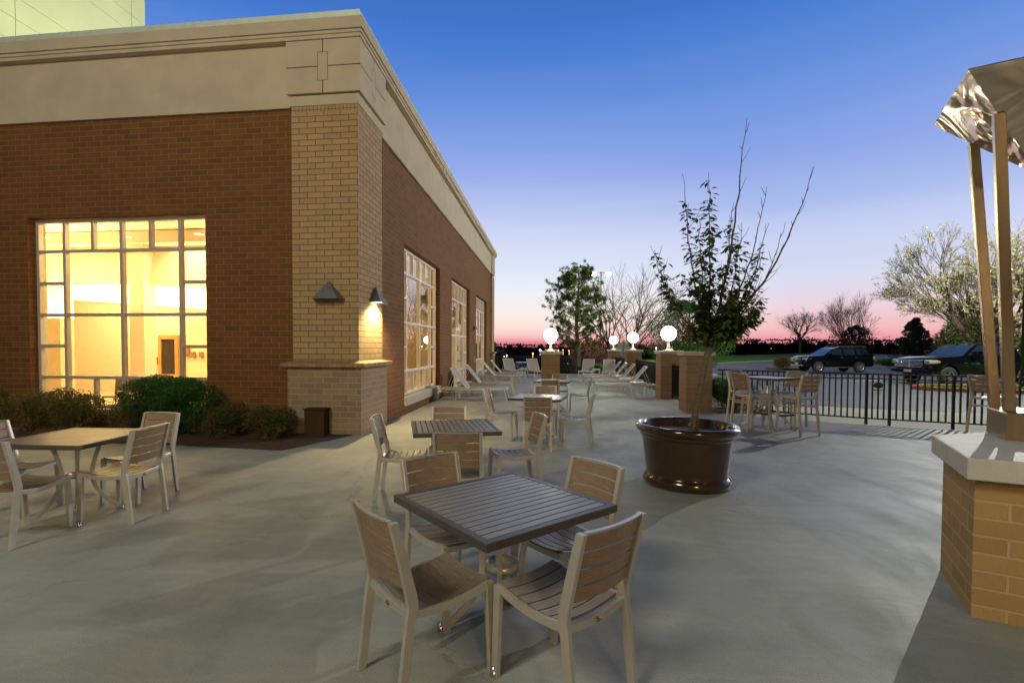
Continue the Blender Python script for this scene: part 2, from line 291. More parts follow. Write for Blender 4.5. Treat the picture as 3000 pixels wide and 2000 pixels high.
# ------------------------------------------------------------------ mesh helpers
class MB:
    def __init__(s): s.v = []; s.f = []; s.sm = []
    def add(s, vs, fs, smooth=False):
        o = len(s.v); s.v += [Vector(p) for p in vs]; s.f += [tuple(i+o for i in q) for q in fs]; s.sm += [smooth]*len(fs)
    def box(s, x0, x1, y0, y1, z0, z1, m=None):
        vs = [(x, y, z) for z in (z0, z1) for y in (y0, y1) for x in (x0, x1)]
        if m is not None: vs = [m @ Vector(p) for p in vs]
        s.add(vs, [(0, 2, 3, 1), (4, 5, 7, 6), (0, 1, 5, 4), (2, 6, 7, 3), (0, 4, 6, 2), (1, 3, 7, 5)])
    def prism(s, poly, z0, z1):
        n = len(poly)
        a = sum(poly[i][0]*poly[(i+1) % n][1]-poly[(i+1) % n][0]*poly[i][1] for i in range(n))
        if a < 0: poly = poly[::-1]
        vs = [(x, y, z0) for x, y in poly]+[(x, y, z1) for x, y in poly]
        s.add(vs, [tuple(range(n))[::-1], tuple(range(n, 2*n))]+[(i, (i+1) % n, n+(i+1) % n, n+i) for i in range(n)])
    def bar(s, pts, w, h, up=(0, 0, 1)):
        # rectangular bar along a path; w across, h along 'up'
        pts = [Vector(p) for p in pts]; up = Vector(up); n = len(pts); vs = []
        for i, p in enumerate(pts):
            d = (pts[min(i+1, n-1)]-pts[max(i-1, 0)]).normalized(); sd = d.cross(up)
            if sd.length < 1e-4: sd = d.cross(Vector((0, 1, 0)))
            sd.normalize(); u2 = sd.cross(d).normalized()
            for a, b in ((-1, -1), (1, -1), (1, 1), (-1, 1)): vs.append(p+sd*a*w/2+u2*b*h/2)
        fs = [(0, 1, 2, 3), tuple(4*(n-1)+k for k in (3, 2, 1, 0))]
        for i in range(n-1):
            for k in range(4): a = 4*i+k; b = 4*i+(k+1) % 4; fs.append((a, a+4, b+4, b))
        s.add(vs, fs)
    def tube(s, pts, rad, n=6, smooth=True, cap=True):
        pts = [Vector(p) for p in pts]; m = len(pts); rad = rad if hasattr(rad, '__len__') else [rad]*m; vs = []
        prev = None
        for i, p in enumerate(pts):
            d = (pts[min(i+1, m-1)]-pts[max(i-1, 0)]); d = d.normalized() if d.length > 1e-9 else Vector((0, 0, 1))
            if prev is None: a = d.orthogonal().normalized()
            else: a = (prev-d*prev.dot(d)); a = a.normalized() if a.length > 1e-6 else d.orthogonal().normalized()
            prev = a; b = d.cross(a)
            for k in range(n): t = 2*math.pi*k/n; vs.append(p+(a*math.cos(t)+b*math.sin(t))*rad[i])
        fs = []
        for i in range(m-1):
            for k in range(n): fs.append((i*n+k, i*n+(k+1) % n, (i+1)*n+(k+1) % n, (i+1)*n+k))
        if cap: fs += [tuple(range(n))[::-1], tuple((m-1)*n+k for k in range(n))]
        s.add(vs, fs, smooth)
    def lathe(s, prof, n=48, c=(0, 0)):
        vs = []; m = len(prof)
        for r, z in prof:
            for k in range(n): t = 2*math.pi*k/n; vs.append((c[0]+r*math.cos(t), c[1]+r*math.sin(t), z))
        fs = []
        for i in range(m-1):
            for k in range(n): fs.append((i*n+k, i*n+(k+1) % n, (i+1)*n+(k+1) % n, (i+1)*n+k))
        s.add(vs, fs, True)
    def sphere(s, c, r, n=24, m=14, sc3=(1, 1, 1)):
        vs = [(c[0], c[1], c[2]-r*sc3[2])]; 
        for i in range(1, m):
            ph = -math.pi/2+math.pi*i/m
            for k in range(n): t = 2*math.pi*k/n; vs.append((c[0]+r*sc3[0]*math.cos(ph)*math.cos(t), c[1]+r*sc3[1]*math.cos(ph)*math.sin(t), c[2]+r*sc3[2]*math.sin(ph)))
        vs.append((c[0], c[1], c[2]+r*sc3[2])); fs = []
        for k in range(n): fs.append((0, 1+(k+1) % n, 1+k))
        for i in range(m-2):
            for k in range(n): a = 1+i*n; fs.append((a+k, a+(k+1) % n, a+n+(k+1) % n, a+n+k))
        a = 1+(m-2)*n
        for k in range(n): fs.append((a+k, a+(k+1) % n, len(vs)-1))
        s.add(vs, fs, True)
    def leaf(s, p, d, nrm, l, w):
        # a pointed, slightly folded leaf of two faces
        sd = d.cross(nrm); 
        if sd.length < 1e-5: sd = d.orthogonal()
        sd.normalize(); b = sd.cross(d)
        s.add([p, p+d*l*.5+sd*w*.5+b*w*.15, p+d*l, p+d*l*.5-sd*w*.5+b*w*.15], [(0, 1, 2), (0, 2, 3)])
    def build(s, name, material, parent=None, world=None, bevel=0, uv=True):
        me = bpy.data.meshes.new(name)
        off = Vector(world) if world is not None else Vector((0, 0, 0))
        me.from_pydata([tuple(p-off) for p in s.v], [], s.f)
        me.polygons.foreach_set('use_smooth', s.sm)
        me.materials.append(material if not isinstance(material, str) else M[material])
        if uv and len(s.f) < 4000:
            lay = me.uv_layers.new(name='UVMap'); me.update()
            for p in me.polygons:
                n = p.normal
                if abs(n.z) > .7: fu = lambda q: (q.x, q.y)
                else:
                    t = Vector((-n.y, n.x, 0)).normalized()
                    if abs(t.x)+abs(t.y) == 0: t = Vector((1, 0, 0))
                    if t.x+t.y < 0: t = -t
                    fu = lambda q, t=t: (q.dot(t), q.z)
                for li in p.loop_indices: lay.data[li].uv = fu(me.vertices[me.loops[li].vertex_index].co+off)
        o = bpy.data.objects.new(name, me); COL.objects.link(o)
        if parent: o.parent = parent
        elif world is not None: o.location = off
        if bevel:
            b = o.modifiers.new('bevel', 'BEVEL'); b.width = bevel; b.segments = 2; b.limit_method = 'ANGLE'; b.angle_limit = R(40)
        return o
def tag(o, label=None, cat=None, group=None, kind=None):
    for k, v in (('label', label), ('category', cat), ('group', group), ('kind', kind)):
        if v: o[k] = v
    return o
def thing(name, loc, label, cat, group=None, rz=0):
    o = bpy.data.objects.new(name, None); COL.objects.link(o); o.empty_display_size = .1
    o.location = loc; o.rotation_euler = (0, 0, rz); return tag(o, label, cat, group)
def clone(root, loc, rz, label, group=None):
    r = root.copy(); COL.objects.link(r); r.location = loc; r.rotation_euler = (0, 0, rz); r['label'] = label
    if group: r['group'] = group
    for c in list(root.children):
        d = c.copy(); COL.objects.link(d); d.parent = r
        for g in list(c.children): e = g.copy(); COL.objects.link(e); e.parent = d
    return r
def rotm(a, loc=(0, 0, 0)): return Matrix.Translation(Vector(loc)) @ Matrix.Rotation(a, 4, 'Z')

# ================================================================== SETTING
def sheet(name, poly, z, m, t=None):
    b = MB()
    if t: b.prism(poly, z-t, z)
    else: b.add([(x, y, z) for x, y in poly], [tuple(range(len(poly)))])
    return tag(b.build(name, m), kind='structure')
def smooth(a, b, x): x = max(0, min(1, (x-a)/(b-a))); return x*x*(3-2*x)
def ground_z(x, y):
    if y < 29: return -.16
    return -.16-1.45*smooth(30, 52, y)*(1-smooth(3, 12, x-(y-30)*.12))
g = MB(); xs = [-900, -400, -150, -60, -30]+[i*2.5 for i in range(-8, 25)]+[75, 100, 160, 300, 600, 1000]; ys = [-200, -60, -20, 0, 10, 20, 28.9]+[29+i*2 for i in range(0, 22)]+[85, 110, 160, 250, 420, 700, 1100]
g.add([(x, y, ground_z(x, y)) for y in ys for x in xs], [(j*len(xs)+i, j*len(xs)+i+1, (j+1)*len(xs)+i+1, (j+1)*len(xs)+i) for j in range(len(ys)-1) for i in range(len(xs)-1)], True)
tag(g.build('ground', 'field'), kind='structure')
sheet('patio', [(-25, -12), (14, -12), (13.2, 9.35), (9, 9.8), (7.72, 10.28), (6.8, 10.62), (6.45, 10.78), (3.95, 12.12), (3.8, 12.9), (3.8, 29.1), (-3.3, 29.1), (-3.3, 8.2), (-25, 8.25)], 0, 'concrete', .4)
# planting bed
bed = [(-25, 7.0), (-8.97, 7.03), (-5.88, 7.0), (-3.95, 6.87), (-3.42, 8.22), (-25, 8.37)]
sheet('mulch_bed', bed, .012, 'mulch')
b = MB()
for i in range(2600):
    x = rnd.uniform(-12, -3.6); y = rnd.uniform(6.98, 8.3)
    if y < 8.2+(x+3.4)*2.3 if x > -3.95 else False: continue
    if x > -3.95: continue
    a = rnd.uniform(0, 6.28); l = rnd.uniform(.015, .05); d = Vector((math.cos(a), math.sin(a), rnd.uniform(-.2, .4))).normalized()
    b.leaf(Vector((x, y, .02+rnd.random()*.02)), d, Vector((0, 0, 1)), l, l*.45)
tag(b.build('bark_chips', 'chip', uv=False), kind='stuff', label='loose bark chips scattered over the planting bed along the brick wall', cat='mulch')
sheet('sidewalk', [(3.95, 12.14), (6.45, 10.80), (6.8, 10.64), (7.72, 10.30), (9, 9.82), (13.2, 9.37), (30, 7.5), (30, 11.2), (12, 12.85), (10.4, 13.1), (9.03, 13.3), (7.9, 13.8), (6.2, 14.6), (5.6, 14.4), (5.35, 12.2)], -.006, 'walk', .15)
sheet('hedge_bed', [(3.95, 12.16), (5.33, 12.2), (5.58, 14.4), (6.2, 14.62), (4.2, 16.5), (3.82, 16.5)], -.02, 'mulch')
lot = [(4.9, 16.2), (6.2, 14.63), (7.9, 13.83), (9.03, 13.33), (12, 12.88), (30, 11.25), (90, 8), (140, 60), (120, 190), (60, 106), (29.2, 68), (16.2, 51.8), (9.5, 43), (9, 30)]
sheet('parking_lot', lot, -.13, 'asphalt')
def curb(pts, name, m='kerb', w_=.16, h=.13, z=-.13):
    b = MB(); b.bar([(x, y, z+h/2) for x, y in pts], w_, h); return tag(b.build(name, m, bevel=.02), kind='structure')
curb([(9.5, 30), (9.7, 43), (16.2, 51.8), (29.2, 68), (60, 106)], 'kerb', w_=.5)
lw = MB(); lp = [(9.9, 43.4), (16.0, 52.1), (29, 68.4), (60, 106.6), (92, 150)]; lq = [(9.0, 55), (16, 66), (28.5, 91), (56.8, 128), (90, 175)]
lw.add([(x, y, -.03) for x, y in lp]+[(x, y, .1) for x, y in lq], [(i, i+1, len(lp)+i+1, len(lp)+i) for i in range(len(lp)-1)])
tag(lw.build('lawn', 'lawn'), kind='structure')
sheet('side_lawn', [(3.82, 16.5), (4.9, 16.3), (8.9, 30), (9.3, 43), (9.0, 55), (4, 50), (3.9, 29)], -.09, 'lawn')
# grass island with red kerb
isl = [(15.1, 22.4), (15.2, 21.5), (16.0, 20.9), (19.5, 20.0), (27, 19.3), (40, 18.4), (40, 21.4), (27, 22.6), (19.5, 23.6), (16.2, 23.4)]
def offset_in(poly, d):
    cx_ = sum(p[0] for p in poly)/len(poly); cy_ = sum(p[1] for p in poly)/len(poly)
    return poly
sheet('island', isl, -.01, 'lawn', .11)
curb(isl+[isl[0], isl[1]], 'red_kerb', 'red_kerb', .17, .15)
# stall lines, each 4 mm above the asphalt
def line(a, b_, w_=.11, name='stall_line'):
    a = Vector((*a, -.126)); b_ = Vector((*b_, -.126)); d = (b_-a).normalized(); s_ = Vector((-d.y, d.x, 0))*w_/2
    m_ = MB(); m_.add([a-s_, b_-s_, b_+s_, a+s_], [(0, 1, 2, 3)]); return tag(m_.build(name, 'paint'), kind='structure')
for a_, b_ in [((17.0, 51.5), (17.3, 45.9)), ((21.4, 55.2), (21.5, 49.6)), ((13.2, 46.6), (13.4, 41.5)), ((15.1, 27.3), (20.4, 29.2)), ((24, 40.4), (23.5, 37.3)), ((26.2, 57), (26.4, 52)), ((27, 43.5), (26.6, 39.5)), ((15.0, 31.0), (20.3, 32.9)), ((30, 44), (29.5, 40))]: line(a_, b_)
# grass tufts: island and lawns
def tufts(name, n, region, h, m, label):
    b = MB()
    for i in range(n):
        x, y, z = region(); a = rnd.uniform(0, 6.28); hh = h*rnd.uniform(.5, 1.2); t_ = Vector((math.cos(a), math.sin(a), 0))
        p = Vector((x, y, z)); b.add([p-t_*hh*.12, p+t_*hh*.12, p+Vector((rnd.uniform(-.4, .4)*hh, rnd.uniform(-.4, .4)*hh, hh))], [(0, 1, 2)])
    return tag(b.build(name, m, uv=False), kind='stuff', label=label, cat='grass')
tufts('island_grass', 9000, lambda: (lambda x: (x, 22.0-(x-15.3)*.13+rnd.uniform(-.9, 1.1), -.01))(rnd.uniform(15.5, 27)), .07, 'leaf_bright', 'bright green grass growing on the island inside the red kerb')
tufts('lawn_grass', 9000, lambda: (lambda y: (rnd.uniform(4.0, 4.3+(y-16)*.28), y, -.09))(rnd.uniform(17, 40)), .12, 'leaf_bright', 'green grass growing behind the black fence on the right')
tufts('lawn_strip', 12000, lambda: (lambda t, q: (16+t*13+q*-1, 53+t*16+q*16, .0))(rnd.uniform(-.3, 1.6), rnd.random()), .12, 'leaf_bright', 'strip of mown green lawn beyond the parking lot')
# far woods: several irregular ribbons of tree mass
def rvec0(r):
    a = r.uniform(0, 6.28); return Vector((math.cos(a), r.uniform(-.2, .2), math.sin(a))).normalized()
def woods(name, y0, hgt, x0, x1, z0, seed, label, step=3.0):
    r = random.Random(seed); b = MB(); x = x0
    prof = lambda x: (math.sin(x*.013+seed)+math.sin(x*.031+seed*2)*.6+math.sin(x*.11)*.25)
    while x < x1:
        h = hgt*(1+.22*prof(x))*(r.uniform(.62, 1.0) if r.random() < .8 else r.uniform(1.0, 1.3))
        for k in range(44):
            t = r.random()**.8; p = Vector((x+r.uniform(-1, 1)*step, y0+r.uniform(-9, 9), z0+h*t)); wd = hgt*.11*r.uniform(.4, 1.3)
            d = rvec0(r); b.leaf(p, d, Vector((0, 1, .2)), wd*1.7, wd*1.3)
        b.box(x-.2, x+step+.2, y0+8, y0+9, z0-2, z0+h*.80)
        x += step
    # twiggy tops
    for i in range(int((x1-x0)*1.6)):
        x = r.uniform(x0, x1); h = hgt*(1+.18*prof(x)); p = Vector((x, y0+r.uniform(-10, 5), z0+h*r.uniform(.75, .98)))
        for k in range(3):
            d = Vector((r.uniform(-1, 1), 0, r.uniform(.3, 1.2))).normalized(); b.leaf(p, d, Vector((0, 1, 0)), r.uniform(.8, 2.4), r.uniform(.4, .9))
    return tag(b.build(name, 'woods', uv=False), kind='stuff', label=label, cat='woods')
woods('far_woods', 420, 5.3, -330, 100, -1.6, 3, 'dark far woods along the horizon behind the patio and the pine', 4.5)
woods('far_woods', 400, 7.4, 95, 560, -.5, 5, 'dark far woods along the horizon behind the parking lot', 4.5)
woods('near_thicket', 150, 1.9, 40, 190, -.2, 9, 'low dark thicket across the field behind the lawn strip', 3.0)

# ================================================================== BUILDING
BO = Vector((-3.34, 8.29, 0))
bld = thing('brick_building', BO, 'large red brick building with tan corners, cream cornice and tall lit windows', 'building')
def bp(name, mb, m, parent=bld, bevel=0): return mb.build(name, m, parent, BO, bevel)
XW, YW = -3.44, 8.39       # red brick planes
def cells(mb, axis, plane, thick, us, zs, holes):
    for i in range(len(us)-1):
        for j in range(len(zs)-1):
            u0, u1, z0, z1 = us[i], us[i+1], zs[j], zs[j+1]
            if any(h[0] <= u0+1e-4 and u1 <= h[1]+1e-4 and h[2] <= z0+1e-4 and z1 <= h[3]+1e-4 for h in holes): continue
            if axis == 'y': mb.box(u0, u1, plane, plane+thick, z0, z1)
            else: mb.box(plane-thick, plane, u0, u1, z0, z1)
b = MB(); cells(b, 'y', YW, .3, [-25, -10.0, -6.3, -4.55], [-.3, .33, 4.0, 5.80], [(-10.0, -6.3, .33, 4.0)]); bp('front_wall', b, 'brick_red')
b = MB(); W3 = [(11.33, 15.13), (17.0, 20.8), (22.68, 26.48)]
cells(b, 'x', XW, .3, [9.50, W3[0][0], W3[0][1], W3[1][0], W3[1][1], W3[2][0], W3[2][1], 28.12], [-.3, 0, .13, .35, 4.0, 5.80], [(W3[0][0], W3[0][1], .13, 4.0), (W3[1][0], W3[1][1], 0, 4.0), (W3[2][0], W3[2][1], .13, 4.0)]); bp('side_wall', b, 'brick_red')
# pilasters
PX0, PX1 = -4.56, -3.34
b = MB(); b.box(PX0, PX1, 8.29, 9.51, 1.27, 5.66); bp('corner_pilaster', b, 'brick_tan')
b = MB(); b.box(PX0, PX1, 8.29, 9.51, 5.66, 5.765); bp('soldier_course', b, 'soldier')
b = MB(); b.box(PX0-.07, PX1+.07, 8.22, 9.58, -.3, 1.19); bp('pilaster_base', b, 'brick_tan_light_joint')
b = MB(); b.prism([(PX0-.16, 8.13), (PX1+.16, 8.13), (PX1+.16, 9.67), (PX0-.16, 9.67)], 1.19, 1.262)
vs = [(PX0-.16, 8.13, 1.262), (PX1+.16, 8.13, 1.262), (PX1+.16, 9.67, 1.262), (PX0-.16, 9.67, 1.262), (PX0, 8.29, 1.30), (PX1, 8.29, 1.30), (PX1, 9.51, 1.30), (PX0, 9.51, 1.30)]
b.add(vs, [(0, 1, 5, 4), (1, 2, 6, 5), (2, 3, 7, 6), (3, 0, 4, 7)]); bp('pilaster_ledge', b, 'ledge', bevel=.012)
b = MB(); b.box(-4.5, PX1, 28.12, 29.3, 1.27, 5.66); bp('far_pilaster', b, 'brick_tan')
b = MB(); b.box(-4.5, PX1+.07, 28.05, 29.37, -.3, 1.19); bp('far_pilaster_base', b, 'brick_tan_light_joint')
b = MB(); b.box(-4.5, PX1+.16, 27.96, 29.46, 1.19, 1.28); bp('far_pilaster_ledge', b, 'ledge', bevel=.012)
# frieze, panels, cornice, coping
b = MB()
b.box(-25, -3.38, 8.33, 8.7, 5.768, 6.86); b.box(-3.75, -3.381, 8.7, 29.3, 5.768, 6.86)
b.box(-4.60, -3.325, 8.275, 9.55, 5.766, 5.94)
b.box(-3.8, -3.325, 28.08, 29.32, 5.766, 5.94); bp('frieze', b, 'stucco', bevel=.004)
def decor(axis, u0, u1, plane, out_, z0=5.96, z1=6.80):
    b = MB(); g_ = .009; um = (u0+u1)/2; zm = (z0+z1)/2+.0; wu = .085; wz = .235
    rects = [(u0, um-wu-g_, z0, zm-g_), (um+wu+g_, u1, z0, zm-g_), (u0, um-wu-g_, zm+g_, z1), (um+wu+g_, u1, zm+g_, z1),
             (um-wu, um+wu, zm-wz, zm+wz), (um-wu-g_, um-g_, z0, zm-wz-g_), (um+g_, um+wu+g_, z0, zm-wz-g_), (um-wu-g_, um-g_, zm+wz+g_, z1), (um+g_, um+wu+g_, zm+wz+g_, z1)]
    for a0, a1, c0, c1 in rects:
        if axis == 'y': b.box(a0, a1, plane-out_, plane, c0, c1)
        else: b.box(plane, plane+out_, a0, a1, c0, c1)
    return b
b = MB(); b.box(-4.60, -3.31, 8.26, 9.55, 5.955, 6.855); bp('panel_backing', b, 'stucco')
b = MB(); b.box(-3.8, -3.31, 28.06, 29.33, 5.955, 6.855); bp('panel_backing', b, 'stucco')
bp('decorative_panel', decor('y', -4.615, -3.275, 8.2585, .034, 5.955, 6.853), 'stucco')
bp('decorative_panel', decor('x', 8.226, 9.565, -3.3085, .034, 5.955, 6.853), 'stucco')
b = MB()
for o_, z0, z1 in ((.085, 6.861, 6.925), (.105, 6.925, 6.978), (.135, 6.98, 7.18)):
    b.box(-25, -3.34+o_, 8.29-o_, 8.75, z0, z1); b.box(-3.9, -3.34+o_, 8.75, 29.4+o_*.3, z0, z1)
bp('cornice', b, 'stucco', bevel=.006)
b = MB(); b.box(-25, -3.34+.055, 8.29-.055, 9.0, 7.18, 7.335); b.box(-4.0, -3.34+.055, 9.0, 29.45, 7.18, 7.335)
for x in [-3.9-2.45*i for i in range(9)]: b.box(x, x+.05, 8.29-.058, 9.0, 7.18, 7.339)
bp('metal_coping', b, 'coping', bevel=.004)
b = MB(); b.box(-25, -3.95, 8.9, 29.3, 6.6, 6.78); bp('roof', b, 'asphalt')
b = MB(); b.box(-25, -3.7, 28.9, 29.2, -.3, 6.8); bp('back_wall', b, 'brick_red')
# windows : frame (champagne, painted skylit on the side face) with glass
def window(axis, u0, u1, plane, zb, zt, door=False):
    """plane = outer face of glass frame. columns: narrow | wide(2) | wide(2) | narrow"""
    fr = MB(); t = .062; dp = .09; W = u1-u0; q = W/6.
    cols = [u0, u0+q, u0+3*q, u0+5*q, u1]; H5 = [zb, zb+(zt-zb)*.162, zb+(zt-zb)*.496, zt-(zt-zb)*.167, zt]
    zs1 = zb+(zt-zb)*.329; zs2 = zb+(zt-zb)*.664
    def V(u, z0, z1, d0=0, tt=t):
        u = min(max(u, u0+tt/2), u1-tt/2)
        if axis == 'y': fr.box(u-tt/2, u+tt/2, plane+d0, plane+dp, z0, z1)
        else: fr.box(plane-dp, plane-d0, u-tt/2, u+tt/2, z0, z1)
    def Hh(z, a, b_, d0=.003, tt=t):
        z = min(max(z, zb+tt/2), zt-tt/2)
        if axis == 'y': fr.box(a, b_, plane+d0, plane+dp-.003, z-tt/2, z+tt/2)
        else: fr.box(plane-dp+.003, plane-d0, a, b_, z-tt/2, z+tt/2)
    for u in cols: V(u, zb, zt)
    V(u0+2*q, H5[3], zt, .002); V(u0+4*q, H5[3], zt, .002)
    if not door: V(u0+2*q, zb, H5[1], .002); V(u0+4*q, zb, H5[1], .002)
    else:
        for u in (u0+2*q, u0+4*q): V(u, zb, H5[1], .002)
    for z in (zb, H5[1], H5[2], H5[3], zt): Hh(z, u0, u1)
    for z in (zs1, zs2): Hh(z, u0, u0+q); Hh(z, u1-q, u1)
    wf = bp('window_frame' if not door else 'door_surround', fr, 'alu' if axis == 'y' else 'alu_skylit', bevel=.004)
    gl = MB()
    if axis == 'y': gl.add([(u0, plane+.05, zb), (u1, plane+.05, zb), (u1, plane+.05, zt), (u0, plane+.05, zt)], [(0, 1, 2, 3)])
    else: gl.add([(plane-.05, u0, zb), (plane-.05, u1, zb), (plane-.05, u1, zt), (plane-.05, u0, zt)], [(0, 1, 2, 3)])
    bp('glass_pane', gl, 'glass' if axis == 'y' else 'glass_side', wf)
    return wf, cols, H5
window('y', -9.98, -6.32, YW+.14, .35, 3.98)
b = MB(); b.box(-10.0, -6.3, YW-.05, YW+.28, .245, .347); bp('window_sill', b, 'stone', bevel=.006)
for k, (a0, a1) in enumerate(W3):
    if k != 1:
        window('x', a0+.02, a1-.02, XW-.13, .36, 3.98)
        b = MB(); b.box(XW-.28, XW+.05, a0, a1, .131, .352); bp('window_sill', b, 'stone', bevel=.02)
    else:
        wf, cols, H5 = window('x', a0+.02, a1-.02, XW-.13, .02, 3.98, True)
        b = MB(); d0, d1, zt = 18.28, 19.22, 2.28; X = XW-.115
        for y in (d0+.05, d1-.05): b.box(X-.05, X+.012, y-.05, y+.05, .03, zt)
        for z in (.14, zt-.05): b.box(X-.048, X+.010, d0+.10, d1-.10, z-(.11 if z < 1 else .05), z+(.11 if z < 1 else .05))
        dr = bp('door', b, 'alu_skylit', bevel=.004)
        b = MB(); b.tube([(X+.02, d1-.12, .95), (X+.07, d1-.12, .97), (X+.07, d1-.12, 1.35), (X+.02, d1-.12, 1.37)], .014, 8); b.box(X-.01, X+.05, d0+.1, d1-.12, 1.0, 1.03); bp('door_handle', b, 'chrome', dr)
        b = MB(); b.box(X+.005, X+.012, d0+.28, d1-.38, 1.38, 1.62); bp('door_notice', b, 'lampgrey', dr)
# wall fittings
def sconce(name, axis, c, plane, on, label):
    o = thing(name, (0, 0, 0), label, 'wall lamp'); lc = Vector((c, plane, 2.38)) if axis == 'y' else Vector((plane, c, 2.38)); o.location = lc
    def Q(u, out_, z): return (u, -out_, z) if axis == 'y' else (out_, u, z)
    hw = .29; dpt = .20; ht = .33
    b = MB(); t_ = .012
    P = [Q(-hw, .003, 0), Q(hw, .003, 0), Q(hw*.78, dpt, -.0), Q(-hw*.78, dpt, -.0), Q(0, .03, ht)]
    b.add(P, [(0, 3, 4), (3, 2, 4), (2, 1, 4), (1, 0, 4)])
    P2 = [tuple(Vector(p)*.93+Vector((0, 0, .001))) for p in P]; b.add(P2, [(0, 4, 3), (3, 4, 2), (2, 4, 1)])
    b.add([P[0], P[1], P[2], P[3], P2[0], P2[1], P2[2], P2[3]], [(0, 3, 7, 4), (3, 2, 6, 7), (2, 1, 5, 6)])
    b.build('shade', 'lampgrey', o)
    b = MB(); b.box(*( (-.12, .12, -.14, -.02, .02, .05) if axis == 'y' else (.02, .14, -.12, .12, .02, .05))); b.build('lamp_lens', 'warm_on' if on else 'lampgrey', o)
    return o
sconce('wall_sconce', 'y', -3.87, 8.287, False, 'unlit grey triangular wall lamp on the front of the tan brick corner')
sconce('wall_sconce', 'x', 9.06, -3.337, True, 'lit grey triangular wall lamp on the side face of the tan brick corner')
lamp('sconce_light', 'SPOT', (-3.19, 9.06, 2.40), 520, (1, .74, .32), .05, (-3.30, 9.06, 0), 150, .6)
o = thing('emergency_light', (XW+.003, 22.0, 2.42), 'small grey emergency light on the red brick wall between the door and the last window', 'light')
b = MB(); b.box(0, .09, -.17, .17, -.09, .07); b.build('housing', 'lampgrey', o, bevel=.02)
for y_ in (-.09, .09): b = MB(); b.sphere((.12, y_, .0), .055, 12, 8); b.build('lamp_head', 'cast', o)
o = thing('intercom_box', (XW+.003, 22.1, 1.0), 'small pale intercom box on the red brick wall left of the last window', 'intercom')
b = MB(); b.box(0, .04, -.07, .07, -.13, .13); b.build('housing', 'white_alu', o, bevel=.008)
b = MB(); b.box(.041, .046, -.045, .045, .0, .09); b.build('speaker_grille', 'lampgrey', o)
b = MB()
for k in range(6):
    r_ = .10+.012*k; b.tube([(XW+.05+.012*k, 16.55+r_*math.cos(t)*1.2, .36+r_*math.sin(t)*1.5) for t in [j*math.pi/9 for j in range(19)]], .012, 6)
b.tube([(XW+.08, 16.5, .35), (XW+.12, 16.4, .1), (XW+.25, 16.2, .02), (XW+.4, 15.9, .02)], .012, 6)
tag(b.build('cable_coil', 'hosebag', world=(XW+.05, 16.5, .0)), 'black coiled cable hanging low on the brick wall behind the first lounger', 'cable')
b = MB(); b.box(-4.20, -3.84, 7.98, 8.19, 0, .46); b.box(-4.22, -3.82, 7.96, 8.205, .461, .485)
tag(b.build('utility_box', 'util', world=(-4, 7.8, 0), bevel=.01), 'low dark brown utility box in the bed against the tan brick corner', 'utility box')

# ---- interior of the lit room
rm = thing('room_interior', (-10, 12, 0), 'bright yellow lit room seen through the large front window', 'room')
def ri(name, mb, m): return mb.build(name, m, rm, (-10, 12, 0))
b = MB(); b.box(-17.2, -3.95, 8.75, 28.85, -.05, .004); ri('room_floor', b, 'room_floor')
b = MB(); b.box(-17.2, -3.95, 8.75, 28.85, 4.62, 4.7); ri('ceiling', b, 'room_wall')
b = MB(); b.box(-17.3, -17.2, 8.75, 28.8, 0, 4.6); b.box(-17.2, -7.6, 15.0, 15.12, 0, 4.6); b.box(-10.2, -10.1, 15.12, 28.8, 0, 4.6); b.box(-17.2, -4.0, 28.75, 28.85, 0, 4.6)
b.box(-17.2, -10.02, 8.70, 8.76, 0, 4.6); b.box(-6.28, -3.8, 8.70, 8.76, 0, 4.6); b.box(-10.02, -6.28, 8.70, 8.76, 4.02, 4.6)
ri('room_walls', b, 'room_wall')
b = MB(); b.add([(-17, 12.2, 3.5), (-8.0, 12.2, 3.05), (-8.0, 12.4, 4.3), (-17, 12.4, 4.3)], [(0, 1, 2, 3)]); b.box(-17, -9, 11.9, 12.15, 4.28, 4.6); ri('soffit', b, 'room_wall')
b = MB(); b.add([(-16.9, 14.90, 3.16), (-8.2, 14.90, 2.55), (-8.2, 14.90, 3.55), (-16.9, 14.90, 3.62)], [(0, 1, 2, 3)]); ri('cove_light', b, 'cove')
b = MB(); b.box(-11.25, -10.82, 12.0, 12.4, 0, 4.3); b.box(-13.75, -13.35, 12, 12.4, 0, 4.3); ri('column', b, 'room_wall')
b = MB(); b.box(-12.94, -12.84, 14.9, 15.0, 0, 1.92); b.box(-12.34, -12.24, 14.9, 15, 0, 1.92); b.box(-12.84, -12.34, 14.9, 15, 1.78, 1.92); b.box(-12.84, -12.34, 14.9, 15, 0, .62); idr = ri('inner_door', b, 'wood')
b = MB(); b.box(-12.84, -12.34, 14.95, 14.99, .62, 1.78); ri('inner_door_pane', b, 'dark')
for x0, x1, z0, z1 in ((-12.0, -11.86, 1.22, 1.55), (-11.78, -11.63, 1.18, 1.36), (-11.50, -11.36, 1.18, 1.36), (-13.1, -12.99, .95, 1.18)):
    b = MB(); b.box(x0, x1, 14.93, 14.97, z0, z1); ri('wall_picture', b, 'art')
b = MB(); b.box(-14.46, -14.12, 13.0, 13.1, 0, 2.1); ri('side_door', b, 'wood')
for x, y in ((-10.55, 11.2), (-8.5, 11.1), (-12.6, 11.0), (-6.6, 13), (-6.6, 19), (-6.6, 22), (-8.6, 19)): b = MB(); b.lathe([(0, 4.275), (.11, 4.275), (.11, 4.27), (0, 4.27)], 16, (x, y)); ri('downlight', b, 'cove')
dc = MB(); 
dc.bar([(-.22, .2, 0), (-.22, .2, .45), (-.22, .26, .88)], .03, .03); dc.bar([(.22, .2, 0), (.22, .2, .45), (.22, .26, .88)], .03, .03)
